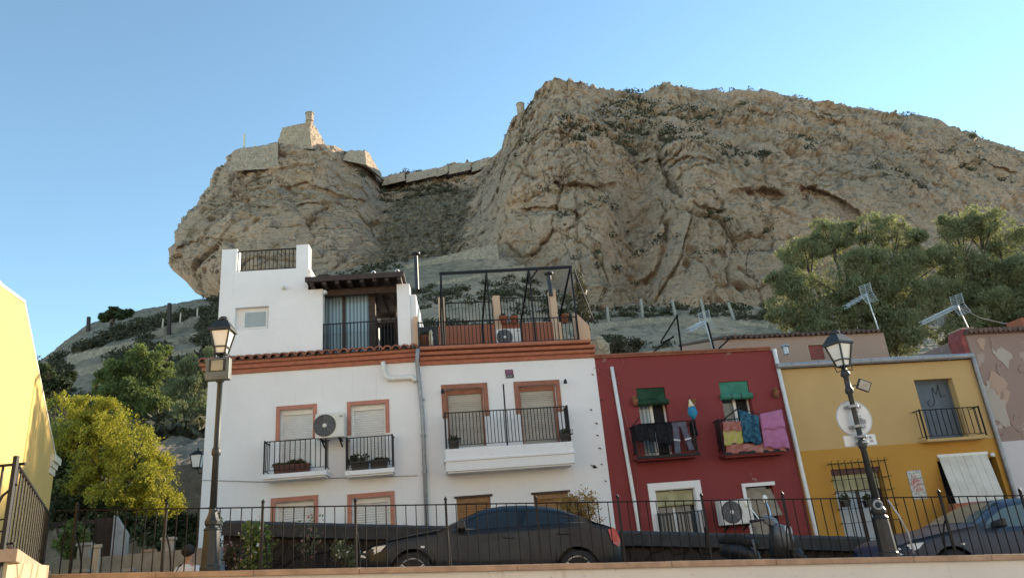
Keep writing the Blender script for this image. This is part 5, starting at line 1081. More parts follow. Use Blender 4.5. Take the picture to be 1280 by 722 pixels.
rl_ = empty('iron_railing', (XA, line_y(XA), cop_z(XA)), 0, 'long black iron railing with spiked posts along the stone coping', 'railing'); lo = np.array(rl_.location)
RH = .83
posts = [(p, 700-(p-640)*.0256) for p in (84, 199, 323, 442, 558, 674, 779, 887, 991, 1192, 1296)]
pxs_ = []
for px, py in posts:
    lo_, hi_ = -8, 11
    for _ in range(40):
        x = (lo_+hi_)/2; q = np.array([x, line_y(x), cop_z(x)])-EYE
        if 640+FPX*q.dot(CR)/q.dot(f0) < px+3: lo_ = x
        else: hi_ = x
    pxs_.append(x)
L_ = lambda x, dz, dy=0: (x-lo[0], line_y(x)+dy-lo[1], cop_z(x)+dz-lo[2])
for x in pxs_:
    b = MB(); b.bar(L_(x, -.05), L_(x, RH+.06), .032); b.tube([L_(x, RH+.05), L_(x, RH+.075), L_(x, RH+.085), L_(x, RH+.115)], [.014, .028, .022, .003], 8)
    b.tube([L_(x, .5, .02), L_(x, .44, .1), L_(x, .3, .19), L_(x, .12, .25), L_(x, -.05, .27)], .012, 6); b.build('post', M['iron'], rl_)
gates = [XA]+pxs_+[XB]
for x0, x1 in zip(gates[:-1], gates[1:]):
    if x1-x0 < .1: continue
    b = MB(); b.bar(L_(x0, RH), L_(x1, RH), .03, .016)
    n = max(2, round((x1-x0)/.142))
    for k in range(1, n):
        x = x0+(x1-x0)*k/n; j = random.uniform(-.004, .004); b.bar(L_(x, -.03), L_(x+j, RH), .012)
    b.build('railing_panel', M['iron_rust'], rl_)
# raised terrace on the near left, with its own railing
zr = at(72, 640, 10.5)[2]
Yt0 = (zr-1.6)/((at(28, 578, 1)[2]-1.6)); T0 = at(28, 578, Yt0); T1 = np.array([XA-.05, line_y(XA), 0]); dT = (T1-T0); dT[2] = 0; LT = np.linalg.norm(dT); dT /= LT
zt0 = at(12, 686, Yt0)[2]
ter = empty('terrace', (T0[0], T0[1], 0), 0, 'raised terrace of sunlit sandstone blocks beside the yellow building', 'terrace')
nT = np.array([-dT[1], dT[0], 0])
def tw(s, o, z): p = T0+dT*s+nT*o; return (p[0]-T0[0], p[1]-T0[1], z)
b = MB(); b.hexa([tw(0, 0, -.2), tw(LT, 0, -.2), tw(LT, 4, -.2), tw(0, 4, -.2), tw(0, 0, zt0-.1), tw(LT, 0, zt0-.14), tw(LT, 4, zt0-.14), tw(0, 4, zt0-.1)]); b.build('wall', M['sandstone'], ter)
b = MB(); b.hexa([tw(-.06, -.06, zt0-.098), tw(LT+.06, -.06, zt0-.138), tw(LT+.06, 4, zt0-.138), tw(-.06, 4, zt0-.098), tw(-.06, -.06, zt0), tw(LT+.06, -.06, zt0-.04), tw(LT+.06, 4, zt0-.04), tw(-.06, 4, zt0)]); b.build('coping', M['stone_tan'], ter)
b = MB(); b.hexa([(-6, -.0, -.2), (-.02, -.0, -.2), (-.4, 1.2, -.2), (-6, 1.2, -.2), (-6, 0, zt0-.1), (-.02, 0, zt0-.1), (-.4, 1.2, zt0-.1), (-6, 1.2, zt0-.1)]); b.build('wall', M['sandstone'], ter)
tr2 = empty('iron_railing', (T0[0], T0[1], zt0), 0, 'short black iron railing turning the corner of the sandstone terrace', 'railing')
def rt_(s, dz, o=.05): p = T0+dT*s+nT*o; return (p[0]-T0[0], p[1]-T0[1], dz)
rh = zr-zt0
b = MB(); b.bar(rt_(0, -.5), rt_(0, rh+.06), .035); b.build('post', M['iron'], tr2); b = MB(); b.bar(rt_(LT, -.1), rt_(LT, rh), .035); b.build('post', M['iron'], tr2)
b = MB(); b.bar(rt_(0, rh), rt_(LT, rh), .035, .02); b.bar(rt_(0, .05), rt_(LT, .02), .03, .018)
for k in range(1, 17): b.bar(rt_(LT*k/17, .04), rt_(LT*k/17, rh), .013)
b.build('railing_panel', M['iron'], tr2)
b = MB(); b.bar((0, .05, rh), (-3.5, .05, rh), .035, .02); b.bar((0, .05, .05), (-3.5, .05, .05), .03, .018)
for k in range(1, 18): b.bar((-.2*k, .05, .05), (-.2*k, .05, rh), .015)
b.build('railing_panel', M['iron'], tr2)
b = MB(); b.tube([(-.02, .0, rh*.75), (-.12, -.02, rh*.62), (-.19, -.03, rh*.35), (-.17, -.03, rh*.12), (-.08, -.02, .0), (-.02, 0, .05)], .012, 6); b.tube([(-.04, -.01, rh*.3+.06*sin(t)) if False else (-.09+.05*cos(t), -.02, rh*.28+.05*sin(t)) for t in [j*.6 for j in range(10)]], .008, 5); b.build('scroll', M['iron'], tr2)
# ------------------------------------------------------------------ dark planter wall in front of the houses
def dw_y(x): return 15.2+(x+6.1)*.1
def dw_z(x): return 2.86-.104*(x+6.1)
dwall = empty('planter_wall', (-6.1, dw_y(-6.1), 0), 0, 'long low wall of dark rough stone in front of the houses', 'wall'); do = np.array(dwall.location)
xs = list(np.linspace(-6.1, 6.95, 150)); b = MB(); c = MB(); ring = []
for x in xs:
    j = random.uniform(-.006, .006); k2 = random.uniform(-.02, .02)
    ring.append([(x-do[0], dw_y(x)-.0-do[1], road_z(x)-.3), (x-do[0], dw_y(x)+.5-do[1], road_z(x)-.3), (x-do[0], dw_y(x)+.5-do[1], dw_z(x)-.3), (x-do[0], dw_y(x)-do[1], dw_z(x)-.3)])
n = len(ring); fq = [(i*4+k, (i+1)*4+k, (i+1)*4+(k+1)%4, i*4+(k+1)%4) for i in range(n-1) for k in range(4)]+[(0,1,2,3), tuple((n-1)*4+k for k in (3,2,1,0))]
b.add([p for r_ in ring for p in r_], fq); b.build('wall', M['darkstone'], dwall)
vs = []; m6 = 7
for x in xs:
    for k in range(m6):
        t = k/(m6-1); a = pi*t; yy = -.13+.76*(1-cos(a))/2; zz = dw_z(x)-.3+.3*sin(a)**.35 + random.uniform(-.006, .006)
        vs.append((x-do[0], dw_y(x)+yy-do[1]+random.uniform(-.006, .006), zz))
c.add(vs, [(i*m6+k, (i+1)*m6+k, (i+1)*m6+k+1, i*m6+k+1) for i in range(n-1) for k in range(m6-1)]+[(i*m6+m6-1, (i+1)*m6+m6-1, (i+1)*m6, i*m6) for i in range(n-1)]+[tuple(range(m6)), tuple((n-1)*m6+k for k in range(m6))[::-1]])
c.build('coping', simple('dark_slate_cap', (.045, .042, .04), .9, var=.25, scale=5, bmp=.6), dwall)
# ------------------------------------------------------------------ street lamps
def street_lamp(px, py_base, py_top, label, rot, fl_label):
    lo_, hi_ = -8, 11
    for _ in range(40):
        x = (lo_+hi_)/2; q = np.array([x, line_y(x)-.03, cop_z(x)])-EYE
        if 640+FPX*q.dot(CR)/q.dot(f0) < px: lo_ = x
        else: hi_ = x
    y = line_y(x)-.03; z0 = cop_z(x); ztop = at(px, py_top, y)[2]
    # the post is vertical: top at the height whose projection has this py
    for _ in range(5):
        q = np.array([x, y, ztop])-EYE; yy = 361-FPX*q.dot(CU)/q.dot(f0); ztop += (yy-py_top)*y/FPX
    H = ztop-z0; t_ = empty('street_lamp', (x, y, z0), rot, label, 'street lamp', 'lantern street lamps on the coping')
    b = MB(); b.lathe([(.14, -.02), (.14, .05), (.125, .07), (.11, .52), (.12, .54), (.085, .58), (.105, .61), (.11, .65), (.085, .7), (.065, .75), (.055, .82)], n=8); b.build('base', M['dgreen'], t_, bev=.006)
    b = MB(); zc = H-.72; b.lathe([(.05, .81), (.044, 1.55), (.062, 1.57), (.066, 1.61), (.058, 1.66), (.043, 1.68), (.038, zc-.35), (.06, zc-.33), (.065, zc-.27), (.045, zc-.24), (.04, zc-.08), (.07, zc-.05), (.075, zc-.02), (.05, zc+.02), (.03, zc+.1)], n=12); b.build('post', M['dgreen'], t_, smooth=True)
    w0, w1, zl, zu = .07, .14, zc+.1, zc+.45
    b = MB()
    for sx in (-1, 1):
        for sy in (-1, 1): b.bar((w0*sx, w0*sy, zl), (w1*sx, w1*sy, zu), .022); b.tube([(.02*sx, .02*sy, zc+.04), (.08*sx, .08*sy, zc+.02), ((w0+.02)*sx, (w0+.02)*sy, zl)], .01, 5)
    for z_, w_ in ((zl, w0), (zu, w1), (zl+.1, w0+.024)):
        for k in range(4):
            a = k*pi/2+pi/4; c_ = a+pi/2; R2 = w_*sqrt(2); b.bar((R2*cos(a), R2*sin(a), z_), (R2*cos(c_), R2*sin(c_), z_), .018)
    b.build('lantern_frame', M['dgreen'], t_)
    for k in range(4):
        a = k*pi/2; g_ = MB(); R_ = Matrix.Rotation(a, 3, 'Z'); i = .008
        pts = [(-w0+i, -w0+i, zl+.01), (w0-i, -w0+i, zl+.01), (w1-i, -w1+i, zu), (-w1+i, -w1+i, zu), (-w0+i, -w0+i+.005, zl+.01), (w0-i, -w0+i+.005, zl+.01), (w1-i, -w1+i+.005, zu), (-w1+i, -w1+i+.005, zu)]
        g_.hexa([tuple(R_ @ Vector(p)) for p in (pts[0], pts[1], pts[5], pts[4], pts[3], pts[2], pts[6], pts[7])]); g_.build('lamp_glass', M['frost'], t_)
    b = MB(); R2 = .168*sqrt(2)
    b.lathe([(R2, zu+.0), (R2, zu+.03), (R2*.52, zu+.16), (R2*.4, zu+.17), (R2*.3, zu+.2)], n=4); b.v = [tuple(Matrix.Rotation(pi/4, 3, 'Z') @ Vector(p)) for p in b.v]
    b.lathe([(.07, zu+.19), (.075, zu+.215), (.05, zu+.24), (.02, zu+.25)], n=12); b.build('lantern_roof', M['dgreen'], t_)
    return t_, x, y, z0, H
LA, lx_, ly_, lz_, lH = street_lamp(262, 712, 394, 'black street lamp with a grey floodlight box below its lantern', .06, '')
LB, rx_, ry_, rz_, rH = street_lamp(1112, 692, 411, 'black street lamp carrying the round traffic sign', .5, '')
t_ = empty('floodlight', (lx_+.02, ly_-.13, lz_+lH-1.06), .05, 'large grey floodlight box fixed under the lantern on the white house side', 'floodlight')
t_.scale = (.87, .87, .87)
b = MB(); b.box(-.2, .2, -.07, .07, 0, .38); b.build('casing', M['zinc'] if False else simple('grey_green_case', (.11, .13, .13), .5), t_, bev=.012)
b = MB(); b.box(-.14, .14, -.078, -.0705, .14, .35); b.build('bezel', M['black'], t_); b = MB(); b.box(-.1, .1, -.084, -.0785, .155, .335); b.build('lens', simple('straw_lens', (.3, .29, .22), .2), t_); b = MB(); b.bar((0, .07, .2), (0, .16, .2), .05); b.build('bracket', M['black'], t_)
t_ = empty('floodlight', (rx_+.17, ry_-.16, rz_+rH-.98), 0, 'small tilted floodlight on the lamp post above the round sign', 'floodlight')
b = MB(); b.box(-.12, .12, -.03, .03, -.1, .1); c_ = b.build('casing', M['black'], t_, bev=.008); b2 = MB(); b2.box(-.1, .1, -.036, -.031, -.08, .08); d_ = b2.build('lens', simple('flood_lens', (.42, .4, .36), .2), t_)
b = MB(); b.bar((-.16, .1, -.06), (0, .03, 0), .02); b.build('bracket', M['black'], t_)
t_.rotation_euler = (radians(14), radians(24), .1); t_.scale = (.82, .82, .82)
sg = empty('traffic_sign', (rx_+.02, ry_+.11, rz_+rH*.0+at(1072, 521, ry_)[2]-rz_), .12, 'round traffic sign seen from its pale grey back on the lamp post', 'sign')
b = MB(); b.lathe([(.27, 0), (.285, -.015), (.285, .012), (.27, .016)], n=40, axis='y'); b.build('sign_plate', M['plate_back'], sg)
for z_ in (-.14, .17): 
    b = MB(); b.box(-.13, .13, -.05, -.012, z_-.022, z_+.022); b.lathe([(.075, z_-.02), (.075, z_+.02)], (-.03-.0*z_, -.11, 0), 12); b.build('clamp', M['zinc'], sg)
for (x_, z_, w_, h_) in ((.1, -.02, .03, .02), (.1, .03, .012, .012), (.13, -.06, .04, .035), (.07, .1, .015, .015)):
    b = MB(); b.box(x_-w_, x_+w_, -.0165, -.0155, z_-h_, z_+h_); b.build('sticker', M['sticker'], sg)
s2 = empty('sign_panel', (rx_+.03, ry_+.11, at(1077, 549, ry_)[2]), .12, 'small oblong sign panel clamped under the round sign', 'sign')
b = MB(); b.box(-.26, .26, -.012, .012, -.085, .085); b.build('sign_plate', M['plate_back'], s2, bev=.02)
for z_ in (-.045, .045):
    b = MB(); b.box(-.1, .1, -.05, -.0125, z_-.016, z_+.016); b.lathe([(.07, z_-.014), (.07, z_+.014)], (-.02, -.11, 0), 12); b.build('clamp', M['zinc'], s2)
for x_, z_ in ((.17, .035), (.18, -.02)):
    b = MB(); b.box(x_-.022, x_+.022, -.0135, -.0126, z_-.018, z_+.018); b.build('sticker', M['sticker'], s2)
cbl = MB(); cbl.tube([(rx_+.12, ry_-.12, rz_+.78), (rx_+.2, ry_-.16, rz_+.55), (rx_+.27, ry_-.17, rz_+.3), (rx_+.29, ry_-.15, rz_+.02)], .014, 6); cbl.tube([(rx_-.05+.06*cos(t), ry_-.14, rz_+.72+.06*sin(t)) for t in [j*.5 for j in range(14)]], .016, 6); tag(cbl.build('loose_cable', M['zinc'], None, smooth=True), 'loose grey cable hanging at the foot of the sign lamp post', 'cable')
# ------------------------------------------------------------------ cars
def make_car(loc, rz, tilt, label, col, glass, L=4.3, fa=.93, ra=3.53, roofpts=None, name='parked_car', splitB=2.62):
    t_ = empty(name, loc, rz, label, 'car', 'cars parked behind the railing'); t_.rotation_euler = (0, tilt, rz)
    top = roofpts or [(0,.5),(.03,.62),(.1,.7),(.35,.8),(.8,.9),(1.25,.985),(1.34,1.0),(1.7,1.22),(2.05,1.39),(2.35,1.43),(2.7,1.44),(3.1,1.4),(3.4,1.33),(3.62,1.22),(3.85,1.09),(4.0,1.03),(4.15,.98),(4.24,.86),(4.3,.62)]
    belt = [(0,.48),(.05,.56),(.1,.62),(.35,.73),(.8,.82),(1.25,.88),(1.9,.92),(2.7,.96),(3.4,1.0),(3.85,1.0),(4.1,.95),(4.24,.84),(4.3,.6)]
    hw = [(0,.5),(.06,.66),(.2,.78),(.5,.86),(1,.885),(3.3,.885),(3.8,.86),(4.1,.8),(4.24,.72),(4.3,.6)]
    I = lambda q, x: float(np.interp(x, [p[0] for p in q], [p[1] for p in q])); k_ = L/4.3
    R = .36
    def prof(x):
        xs_ = x/k_; zt_ = I(top, xs_); zb_ = min(I(belt, xs_), zt_-.02); w = I(hw, xs_); cab = np.clip((zt_-zb_-.12)/.3, 0, 1)
        wr = w-.06-(.24*cab) ; bot = .2+.06*abs(xs_-2.15)**2/4
        ar = 0
        for a in (fa, ra):
            if abs(x-a) < R: ar = max(ar, .31+sqrt(R*R-(x-a)**2))
        lo = max(bot, ar)
        pts = [(w-.06, bot), (w-.01, bot+.12), (w+.005, .45), (w, .62), (w-.012, zb_-.07), (w-.035, zb_), (wr+.05, zt_-.09*cab-.03), (wr-.06, zt_-.025), (wr-.3, zt_-.004), (0, zt_)]
        return [(y, max(z, lo) if i < 5 else z) for i, (y, z) in enumerate(pts)], w, zb_, zt_, wr, cab
    xs_ = sorted(set([round(L*i/110, 4) for i in range(111)]+[round(a+R*sin(radians(d)), 4) for a in (fa, ra) for d in range(-90, 91, 9)]))
    b = MB(); rows = []
    for x in xs_:
        p = prof(x)[0]; rows.append([(x, -y, z) for y, z in p]+[(x, y, z) for y, z in p[::-1][1:]])
    m_ = len(rows[0]); vs = [q for r_ in rows for q in r_]
    b.add(vs, [(i*m_+k, (i+1)*m_+k, (i+1)*m_+k+1, i*m_+k+1) for i in range(len(xs_)-1) for k in range(m_-1)]+[tuple(range(m_)), tuple((len(xs_)-1)*m_+k for k in range(m_))[::-1]])
    body = b.build('body', M[col], t_, smooth=True); md = body.modifiers.new('n', 'EDGE_SPLIT'); md.split_angle = radians(42)
    b = MB(); b.box(.15, L-.15, -.7, .7, .17, .6)
    b.build('underbody', M['black'], t_)
    def side(poly, name, mat, off=.006, par=t_, th=.004):
        for s_ in (-1, 1):
            g_ = MB(); pts = []
            for x, z in poly:
                _, w, zb_, zt_, wr, cab = prof(x); za, zc_ = zb_, zt_-.09*cab-.03; t = np.clip((z-za)/(zc_-za+1e-6), -.2, 1); y = (w-.035)*(1-t)+(wr+.05)*t if z > za else w
                pts.append((x, s_*(y+off), z))
            n = len(pts); cx_ = np.mean(np.array(pts), 0); inn = [(p[0], p[1]-s_*th, p[2]) for p in pts]
            g_.add(pts+inn, [tuple(range(n)), tuple(range(2*n-1, n-1, -1))]+[(i, (i+1) % n, (i+1) % n+n, i+n) for i in range(n)]); g_.build(name, M[mat], par)
    tp_ = lambda x: prof(x)[3]-.1
    A0, B0, C0 = 1.52*k_, splitB*k_, 3.72*k_
    def wpoly(xa, xb, slant=0):
        bot = [(x, prof(x)[2]+.03) for x in np.linspace(xa, xb-.02, 6)]; up = [(x, max(tp_(x)-.02, prof(x)[2]+.045)) for x in np.linspace(xb-slant, max(xa+.08, 0), 8)]
        return bot+up
    side(wpoly(A0, B0-.03), 'side_window', glass); side(wpoly(B0+.05, C0, .12), 'side_window', glass)
    def band(xa, xb, name, mat, nx=6):
        g_ = MB(); vs = []; ny = 8
        for i in range(nx+1):
            x = xa+(xb-xa)*i/nx; p = prof(x)[0]; wr = p[7][0]
            for j in range(ny+1):
                y = -wr+2*wr*j/ny; z = float(np.interp(abs(y), [0, p[8][0], p[7][0]], [p[9][1], p[8][1], p[7][1]])); vs.append((x, y, z+.006))
        g_.add(vs, [(i*(ny+1)+j, (i+1)*(ny+1)+j, (i+1)*(ny+1)+j+1, i*(ny+1)+j+1) for i in range(nx) for j in range(ny)]); g_.build(name, M[mat], t_, smooth=True)
    band(1.4*k_, 2.0*k_, 'windscreen', glass); band(3.44*k_, 3.84*k_, 'rear_screen', glass)
    for a in (fa, ra):
        for s_ in (-1, 1):
            wh = empty('wheel', (a, s_*.79, .31)); wh.parent = t_
            b = MB(); b.lathe([(.2, -.1), (.28, -.1), (.31, -.07), (.31, .07), (.28, .1), (.2, .1)], n=36, axis='y'); b.build('tyre', M['tyre'], wh, smooth=True)
            b = MB(); b.lathe([(.225, s_*.07), (.225, s_*.1), (.205, s_*.1), (.2, s_*.06)], n=36, axis='y'); b.lathe([(.05, s_*.06), (.05, s_*.1), (.03, s_*.105)], n=14, axis='y')
            for k in range(10):
                an = 2*pi*k/10; b.bar((.04*cos(an), s_*.088, .04*sin(an)), (.215*cos(an), s_*.09, .215*sin(an)), .022, .02)
            b.build('rim', M['rimm'], wh); b = MB(); b.lathe([(.2, s_*.04), (.2, s_*.05)], n=24, axis='y'); b.build('brake_disc', M['black'], wh)
    side([(.07, .56), (.16, .54), (.42, .64), (.5, .73), (.3, .71), (.12, .64)], 'headlight', 'hlamp', .012)
    side([(L-.26, .92), (L-.2, .72), (L-.09, .66), (L-.05, .76), (L-.1, .9), (L-.16, .95)], 'tail_light', 'tail', .012)
    for x in (splitB*k_-.18, 3.3*k_):
        for s_ in (-1, 1):
            _, w, zb_, *_r = prof(x); b = MB(); b.box(x-.09, x+.09, s_*w-.015, s_*w+.02, zb_-.14, zb_-.115); b.build('door_handle', M[col] if col != 'bluecar' else M['rimm'], t_, bev=.006)
    for s_ in (-1, 1):
        _, w, zb_, *_r = prof(1.62*k_); b = MB(); b.hexa([(1.6*k_, s_*(w-.03), zb_+.02), (1.75*k_, s_*(w-.03), zb_+.02), (1.76*k_, s_*(w+.17), zb_+.05), (1.64*k_, s_*(w+.17), zb_+.05), (1.6*k_, s_*(w-.03), zb_+.12), (1.74*k_, s_*(w-.03), zb_+.13), (1.75*k_, s_*(w+.16), zb_+.18), (1.66*k_, s_*(w+.16), zb_+.17)]); b.build('wing_mirror', M['black'], t_, bev=.02)
        b = MB(); b.box(1.05*k_, 1.11*k_, s_*.889-.005, s_*.889+.006, .68, .71); b.build('side_repeater', M['hlamp'], t_)
    # shut lines of the doors
    for x in (1.42*k_, splitB*k_, 3.52*k_-.1):
        for s_ in (-1, 1):
            b = MB(); pts = []
            for z in (.3, .45, .62, .8, .9):
                p = prof(x)[0]; y = float(np.interp(z, [q[1] for q in p[:6]], [q[0] for q in p[:6]])); pts.append((x, s_*(y+.001), z))
            b.tube(pts, .0045, 4); b.build('door_gap', M['black'], t_)
    return t_
sl_ = atan(.068)
rp = MB(); rp.hexa([(-4.5, 12.1, road_z(-4.5)-.05), (2.2, 12.1, road_z(2.2)-.05), (2.2, 14.3, road_z(2.2)-.05), (-4.5, 14.3, road_z(-4.5)-.05), (-4.5, 12.1, road_z(-4.5)+.076), (2.2, 12.1, road_z(2.2)+.076), (2.2, 14.3, road_z(2.2)+.076), (-4.5, 14.3, road_z(-4.5)+.076)]); tag(rp.build('road_hump', M['asphalt'], None), kind='structure')
LOWTOP = [(0,.5),(.03,.62),(.1,.7),(.35,.79),(.8,.88),(1.25,.96),(1.34,.975),(1.7,1.15),(2.05,1.3),(2.35,1.345),(2.7,1.355),(3.1,1.32),(3.4,1.25),(3.62,1.16),(3.85,1.06),(4.0,1.02),(4.15,.97),(4.24,.86),(4.3,.62)]
make_car((-2.93, 13.15, road_z(-2.93)+.075), radians(3), sl_, 'charcoal black saloon parked with its nose towards the rose bush', 'blackcar', 'carglass', roofpts=LOWTOP)
make_car((5.6, 13.5, road_z(5.6)), radians(4), sl_, 'navy blue saloon parked in front of the mustard house', 'bluecar', 'carglass_l', L=4.45, fa=.95, ra=3.6)
# ------------------------------------------------------------------ scooter (nose to the right)
sx, sy = 3.92, 13.8; sc = empty('motor_scooter', (sx, sy, road_z(sx)), radians(-12), 'dark motor scooter with silver front and white mirror behind the railing', 'scooter')
def wheel(x, parent):
    wh = empty('wheel', (x, 0, .25)); wh.parent = parent
    b = MB(); b.lathe([(.15, -.05), (.22, -.055), (.25, -.02), (.25, .02), (.22, .055), (.15, .05)], n=28, axis='y'); b.build('tyre', M['tyre'], wh, smooth=True); b = MB(); b.lathe([(.16, -.03), (.05, -.045), (.05, .045), (.16, .03)], n=20, axis='y'); b.build('rim', M['rimm'], wh)
wheel(-.62, sc); wheel(.72, sc)
b = MB(); b.tube([(-.95, 0, .58), (-.75, 0, .6), (-.4, 0, .58), (-.15, 0, .5), (-.08, 0, .36)], [.06, .13, .15, .13, .08], 12); b.build('tail_body', M['black'], sc, smooth=True)
b = MB(); b.tube([(-.92, 0, .76), (-.7, 0, .8), (-.4, 0, .78), (-.12, 0, .74), (-.04, 0, .68)], [.05, .08, .09, .08, .04], 12); b.build('seat', M['tyre'], sc, smooth=True)
b = MB(); b.tube([(-.02, -.14, .8), (0, -.16, .72), (.0, -.15, .6), (.02, -.13, .5)], .022, 8); b.build('seat_trim', M['silver'], sc, smooth=True)
b = MB(); b.hexa([(-.1, -.2, .26), (.36, -.17, .26), (.36, .17, .26), (-.1, .2, .26), (-.1, -.2, .34), (.36, -.17, .34), (.36, .17, .34), (-.1, .2, .34)]); b.build('footboard', M['black'], sc, bev=.03)
b = MB(); b.tube([(.34, 0, .3), (.44, 0, .55), (.48, 0, .8), (.42, 0, 1.0)], [.12, .21, .2, .1], 12); b.build('leg_shield', M['black'], sc, smooth=True)
b = MB(); b.tube([(.46, -.02, 1.0), (.56, -.04, .9), (.64, -.04, .76), (.62, 0, .62)], [.06, .15, .16, .08], 12); b.build('front_cowl', M['silver'], sc, smooth=True)
b = MB(); b.tube([(.6, 0, .55), (.82, 0, .56), (.98, 0, .44)], [.05, .1, .04], 10); b.build('front_mudguard', M['black'], sc, smooth=True)
b = MB(); b.hexa([(.585, -.1, .8), (.6, -.1, .72), (.6, .1, .72), (.585, .1, .8), (.7, -.09, .88), (.74, -.09, .76), (.74, .09, .76), (.7, .09, .88)]); b.build('front_highlight_panel', M['smallpanel'], sc, bev=.02)  # pale front plate, its colour painting in the highlight on the shield
b = MB(); b.lathe([(.02, .03), (.09, .01), (.1, -.04), (.05, -.1)], (.72, 0, .9), 14, 'x'); b.build('headlight', M['hlamp'], sc, smooth=True)
b = MB(); b.tube([(.33, 0, .98), (.3, 0, 1.08)], .03, 8); b.tube([(.2, -.34, 1.1), (.28, -.16, 1.1), (.31, 0, 1.07), (.28, .16, 1.1), (.2, .34, 1.1)], .018, 8); b.build('handlebar', M['black'], sc, smooth=True)
b = MB(); b.tube([(.16, -.36, 1.1), (.24, -.22, 1.1)], .024, 8); b.build('grip', M['tyre'], sc); b = MB(); b.tube([(.16, .36, 1.1), (.24, .22, 1.1)], .024, 8); b.build('grip', M['tyre'], sc)
b = MB(); b.hexa([(.26, -.12, 1.04), (.5, -.1, .98), (.5, .1, .98), (.26, .12, 1.04), (.24, -.1, 1.16), (.46, -.07, 1.1), (.46, .07, 1.1), (.24, .1, 1.16)]); b.build('dash_cowl', M['silver'], sc, bev=.03)
for s_ in (-1, 1):
    mr = empty('mirror', (.25, s_*.2, 1.12)); mr.parent = sc; b = MB(); b.tube([(0, 0, 0), (-.05, s_*.06, .12), (-.12, s_*.1, .22)], .009, 6); b.build('stalk', M['mirrorc'], mr)
    b = MB(); b.lathe([(.02, -.03), (.062, -.02), (.068, .0), (.06, .012)], (-.13, s_*.11, .26), 16, 'x'); b.build('mirror_head', M['pvc'], mr, smooth=True)
for o_ in (sc,): o_.scale = (.9, .9, 1.08); o_.rotation_euler = (radians(6), radians(4), radians(-52))
b = MB(); b.box(D.x(1190, 626, -.9), D.x(1264, 626, -.9), -.95, -.7, -1, D.z(1226, 626, -.9)); b.build('door_wall', M['brick_red'], D.root, bev=.02)
# ------------------------------------------------------------------ TV aerials
def aerial(base, top, tip, label, n=9, reflect=True, Y=24.0, el=.22):
    B_ = at(*base, Y); T_ = at(*top, Y); T_[1] = B_[1]; t_ = empty('tv_aerial', B_, 0, label, 'aerial', 'television aerials on the roofs')
    up = T_-B_; b = MB(); b.tube([(0, 0, -.1), tuple(up)], .022, 8); b.build('mast', M['steel'], t_)
    tp = at(*tip, Y-1.0)-B_; d = tp-up; ln = np.linalg.norm(d); d /= ln; s_ = np.cross(d, [0, 0, 1]); s_ /= np.linalg.norm(s_); u_ = np.cross(s_, d)
    b = MB(); b.tube([tuple(up-d*.15), tuple(tp)], .016, 6); b.build('boom', M['steel'], t_)
    for k in range(n):
        c = up+d*ln*(.15+.83*k/(n-1)); 
        for q in (-1, 1): pass
        b = MB(); b.bar(tuple(c-s_*el*(1-.3*k/n)+u_*.05), tuple(c+s_*el*(1-.3*k/n)+u_*.05), .013); b.bar(tuple(c-s_*el*(1-.3*k/n)-u_*.05), tuple(c+s_*el*(1-.3*k/n)-u_*.05), .012); b.build('element', M['steel'], t_)
    if reflect:
        for sg_ in (-1, 1):
            b = MB(); o_ = up-d*.05; dirv = -d*.35+u_*sg_*.9; dirv /= np.linalg.norm(dirv)
            for k in range(6): c = o_+dirv*(.05+.06*k); b.bar(tuple(c-s_*.22), tuple(c+s_*.22), .01)
            for q in (-.2, 0, .2): b.bar(tuple(o_+s_*q), tuple(o_+s_*q+dirv*.37), .012)
            b.build('reflector', M['steel'], t_)
    return t_
aerial((1097, 408), (1083, 368), (1058, 383), 'small pale aerial on the dusty pink house roof', 5, True, 25.0, .16)
aerial((1210, 408), (1197, 382), (1152, 404), 'long pale aerial on the red oxide gable', 12, True, 23.5, .15)
aerial((893, 440), (881, 402), (862, 412), 'grey aerial behind the rusty poles of the red roof', 6, True, 24.5, .2)
b = MB(); b.tube([tuple(at(1200, 384, 23.5)), tuple(at(1225, 397, 23.6)), tuple(at(1255, 404, 23.8)), tuple(at(1300, 405, 24.0))], .012, 5); tag(b.build('aerial_wire', M['zinc'], None), 'thin wire running from the long aerial across to the chimney', 'wire')
# ------------------------------------------------------------------ gate pillars and steps in the alley
def pillar(px, ytop, w, Y, label, mat='conc_l', d=None, cap=True, hbot=.5):
    p = at(px, ytop, Y); t_ = empty('gate_pillar', (p[0], p[1], hbot), radians(14), label, 'pillar', 'pillars of the alley'); W_ = w*Y/FPX/2; d = d or W_; H = p[2]-hbot
    b = MB(); b.box(-W_, W_, -d, d, 0, H-.06); b.build('shaft', M[mat], t_, bev=.01)
    if cap: b = MB(); b.box(-W_-.03, W_+.03, -d-.03, d+.03, H-.059, H); b.build('cap', M[mat], t_, bev=.01)
pillar(107, 678, 13, 15.0, 'pale pillar against the brown gate slab', 'conc'); pillar(122, 680, 7, 14.0, 'thin sunlit post in front of the brown gate slab'); pillar(187, 686, 11, 15.5, 'tan stone post between the two short pale posts', 'stone_tan'); pillar(211, 671, 13, 16.5, 'tall pale pillar near the person in white'); pillar(160, 710, 12, 13.5, 'short pale post just above the coping', 'conc'); pillar(100, 711, 18, 13.0, 'squat pale block just above the coping', 'conc')
gs = empty('garden_gate', at(128, 700, 15.6), radians(14), 'brown timber gate slab between stone flanks in the alley', 'gate'); b = MB(); b.box(-.16, .16, -.05, .05, -1.0, .82); b.build('gate_leaf', M['wood_d'], gs); b = MB(); b.hexa([(.17, -.15, -1), (.34, .2, -1), (.34, .5, -1), (.17, .2, -1), (.17, -.15, .85), (.34, .2, .5), (.34, .5, .5), (.17, .2, .85)]); b.build('flank_wall', M['conc'], gs); b = MB(); b.box(-1.0, .16, -.06, .06, .72, .8); b.build('lintel', M['wood_d'], gs)
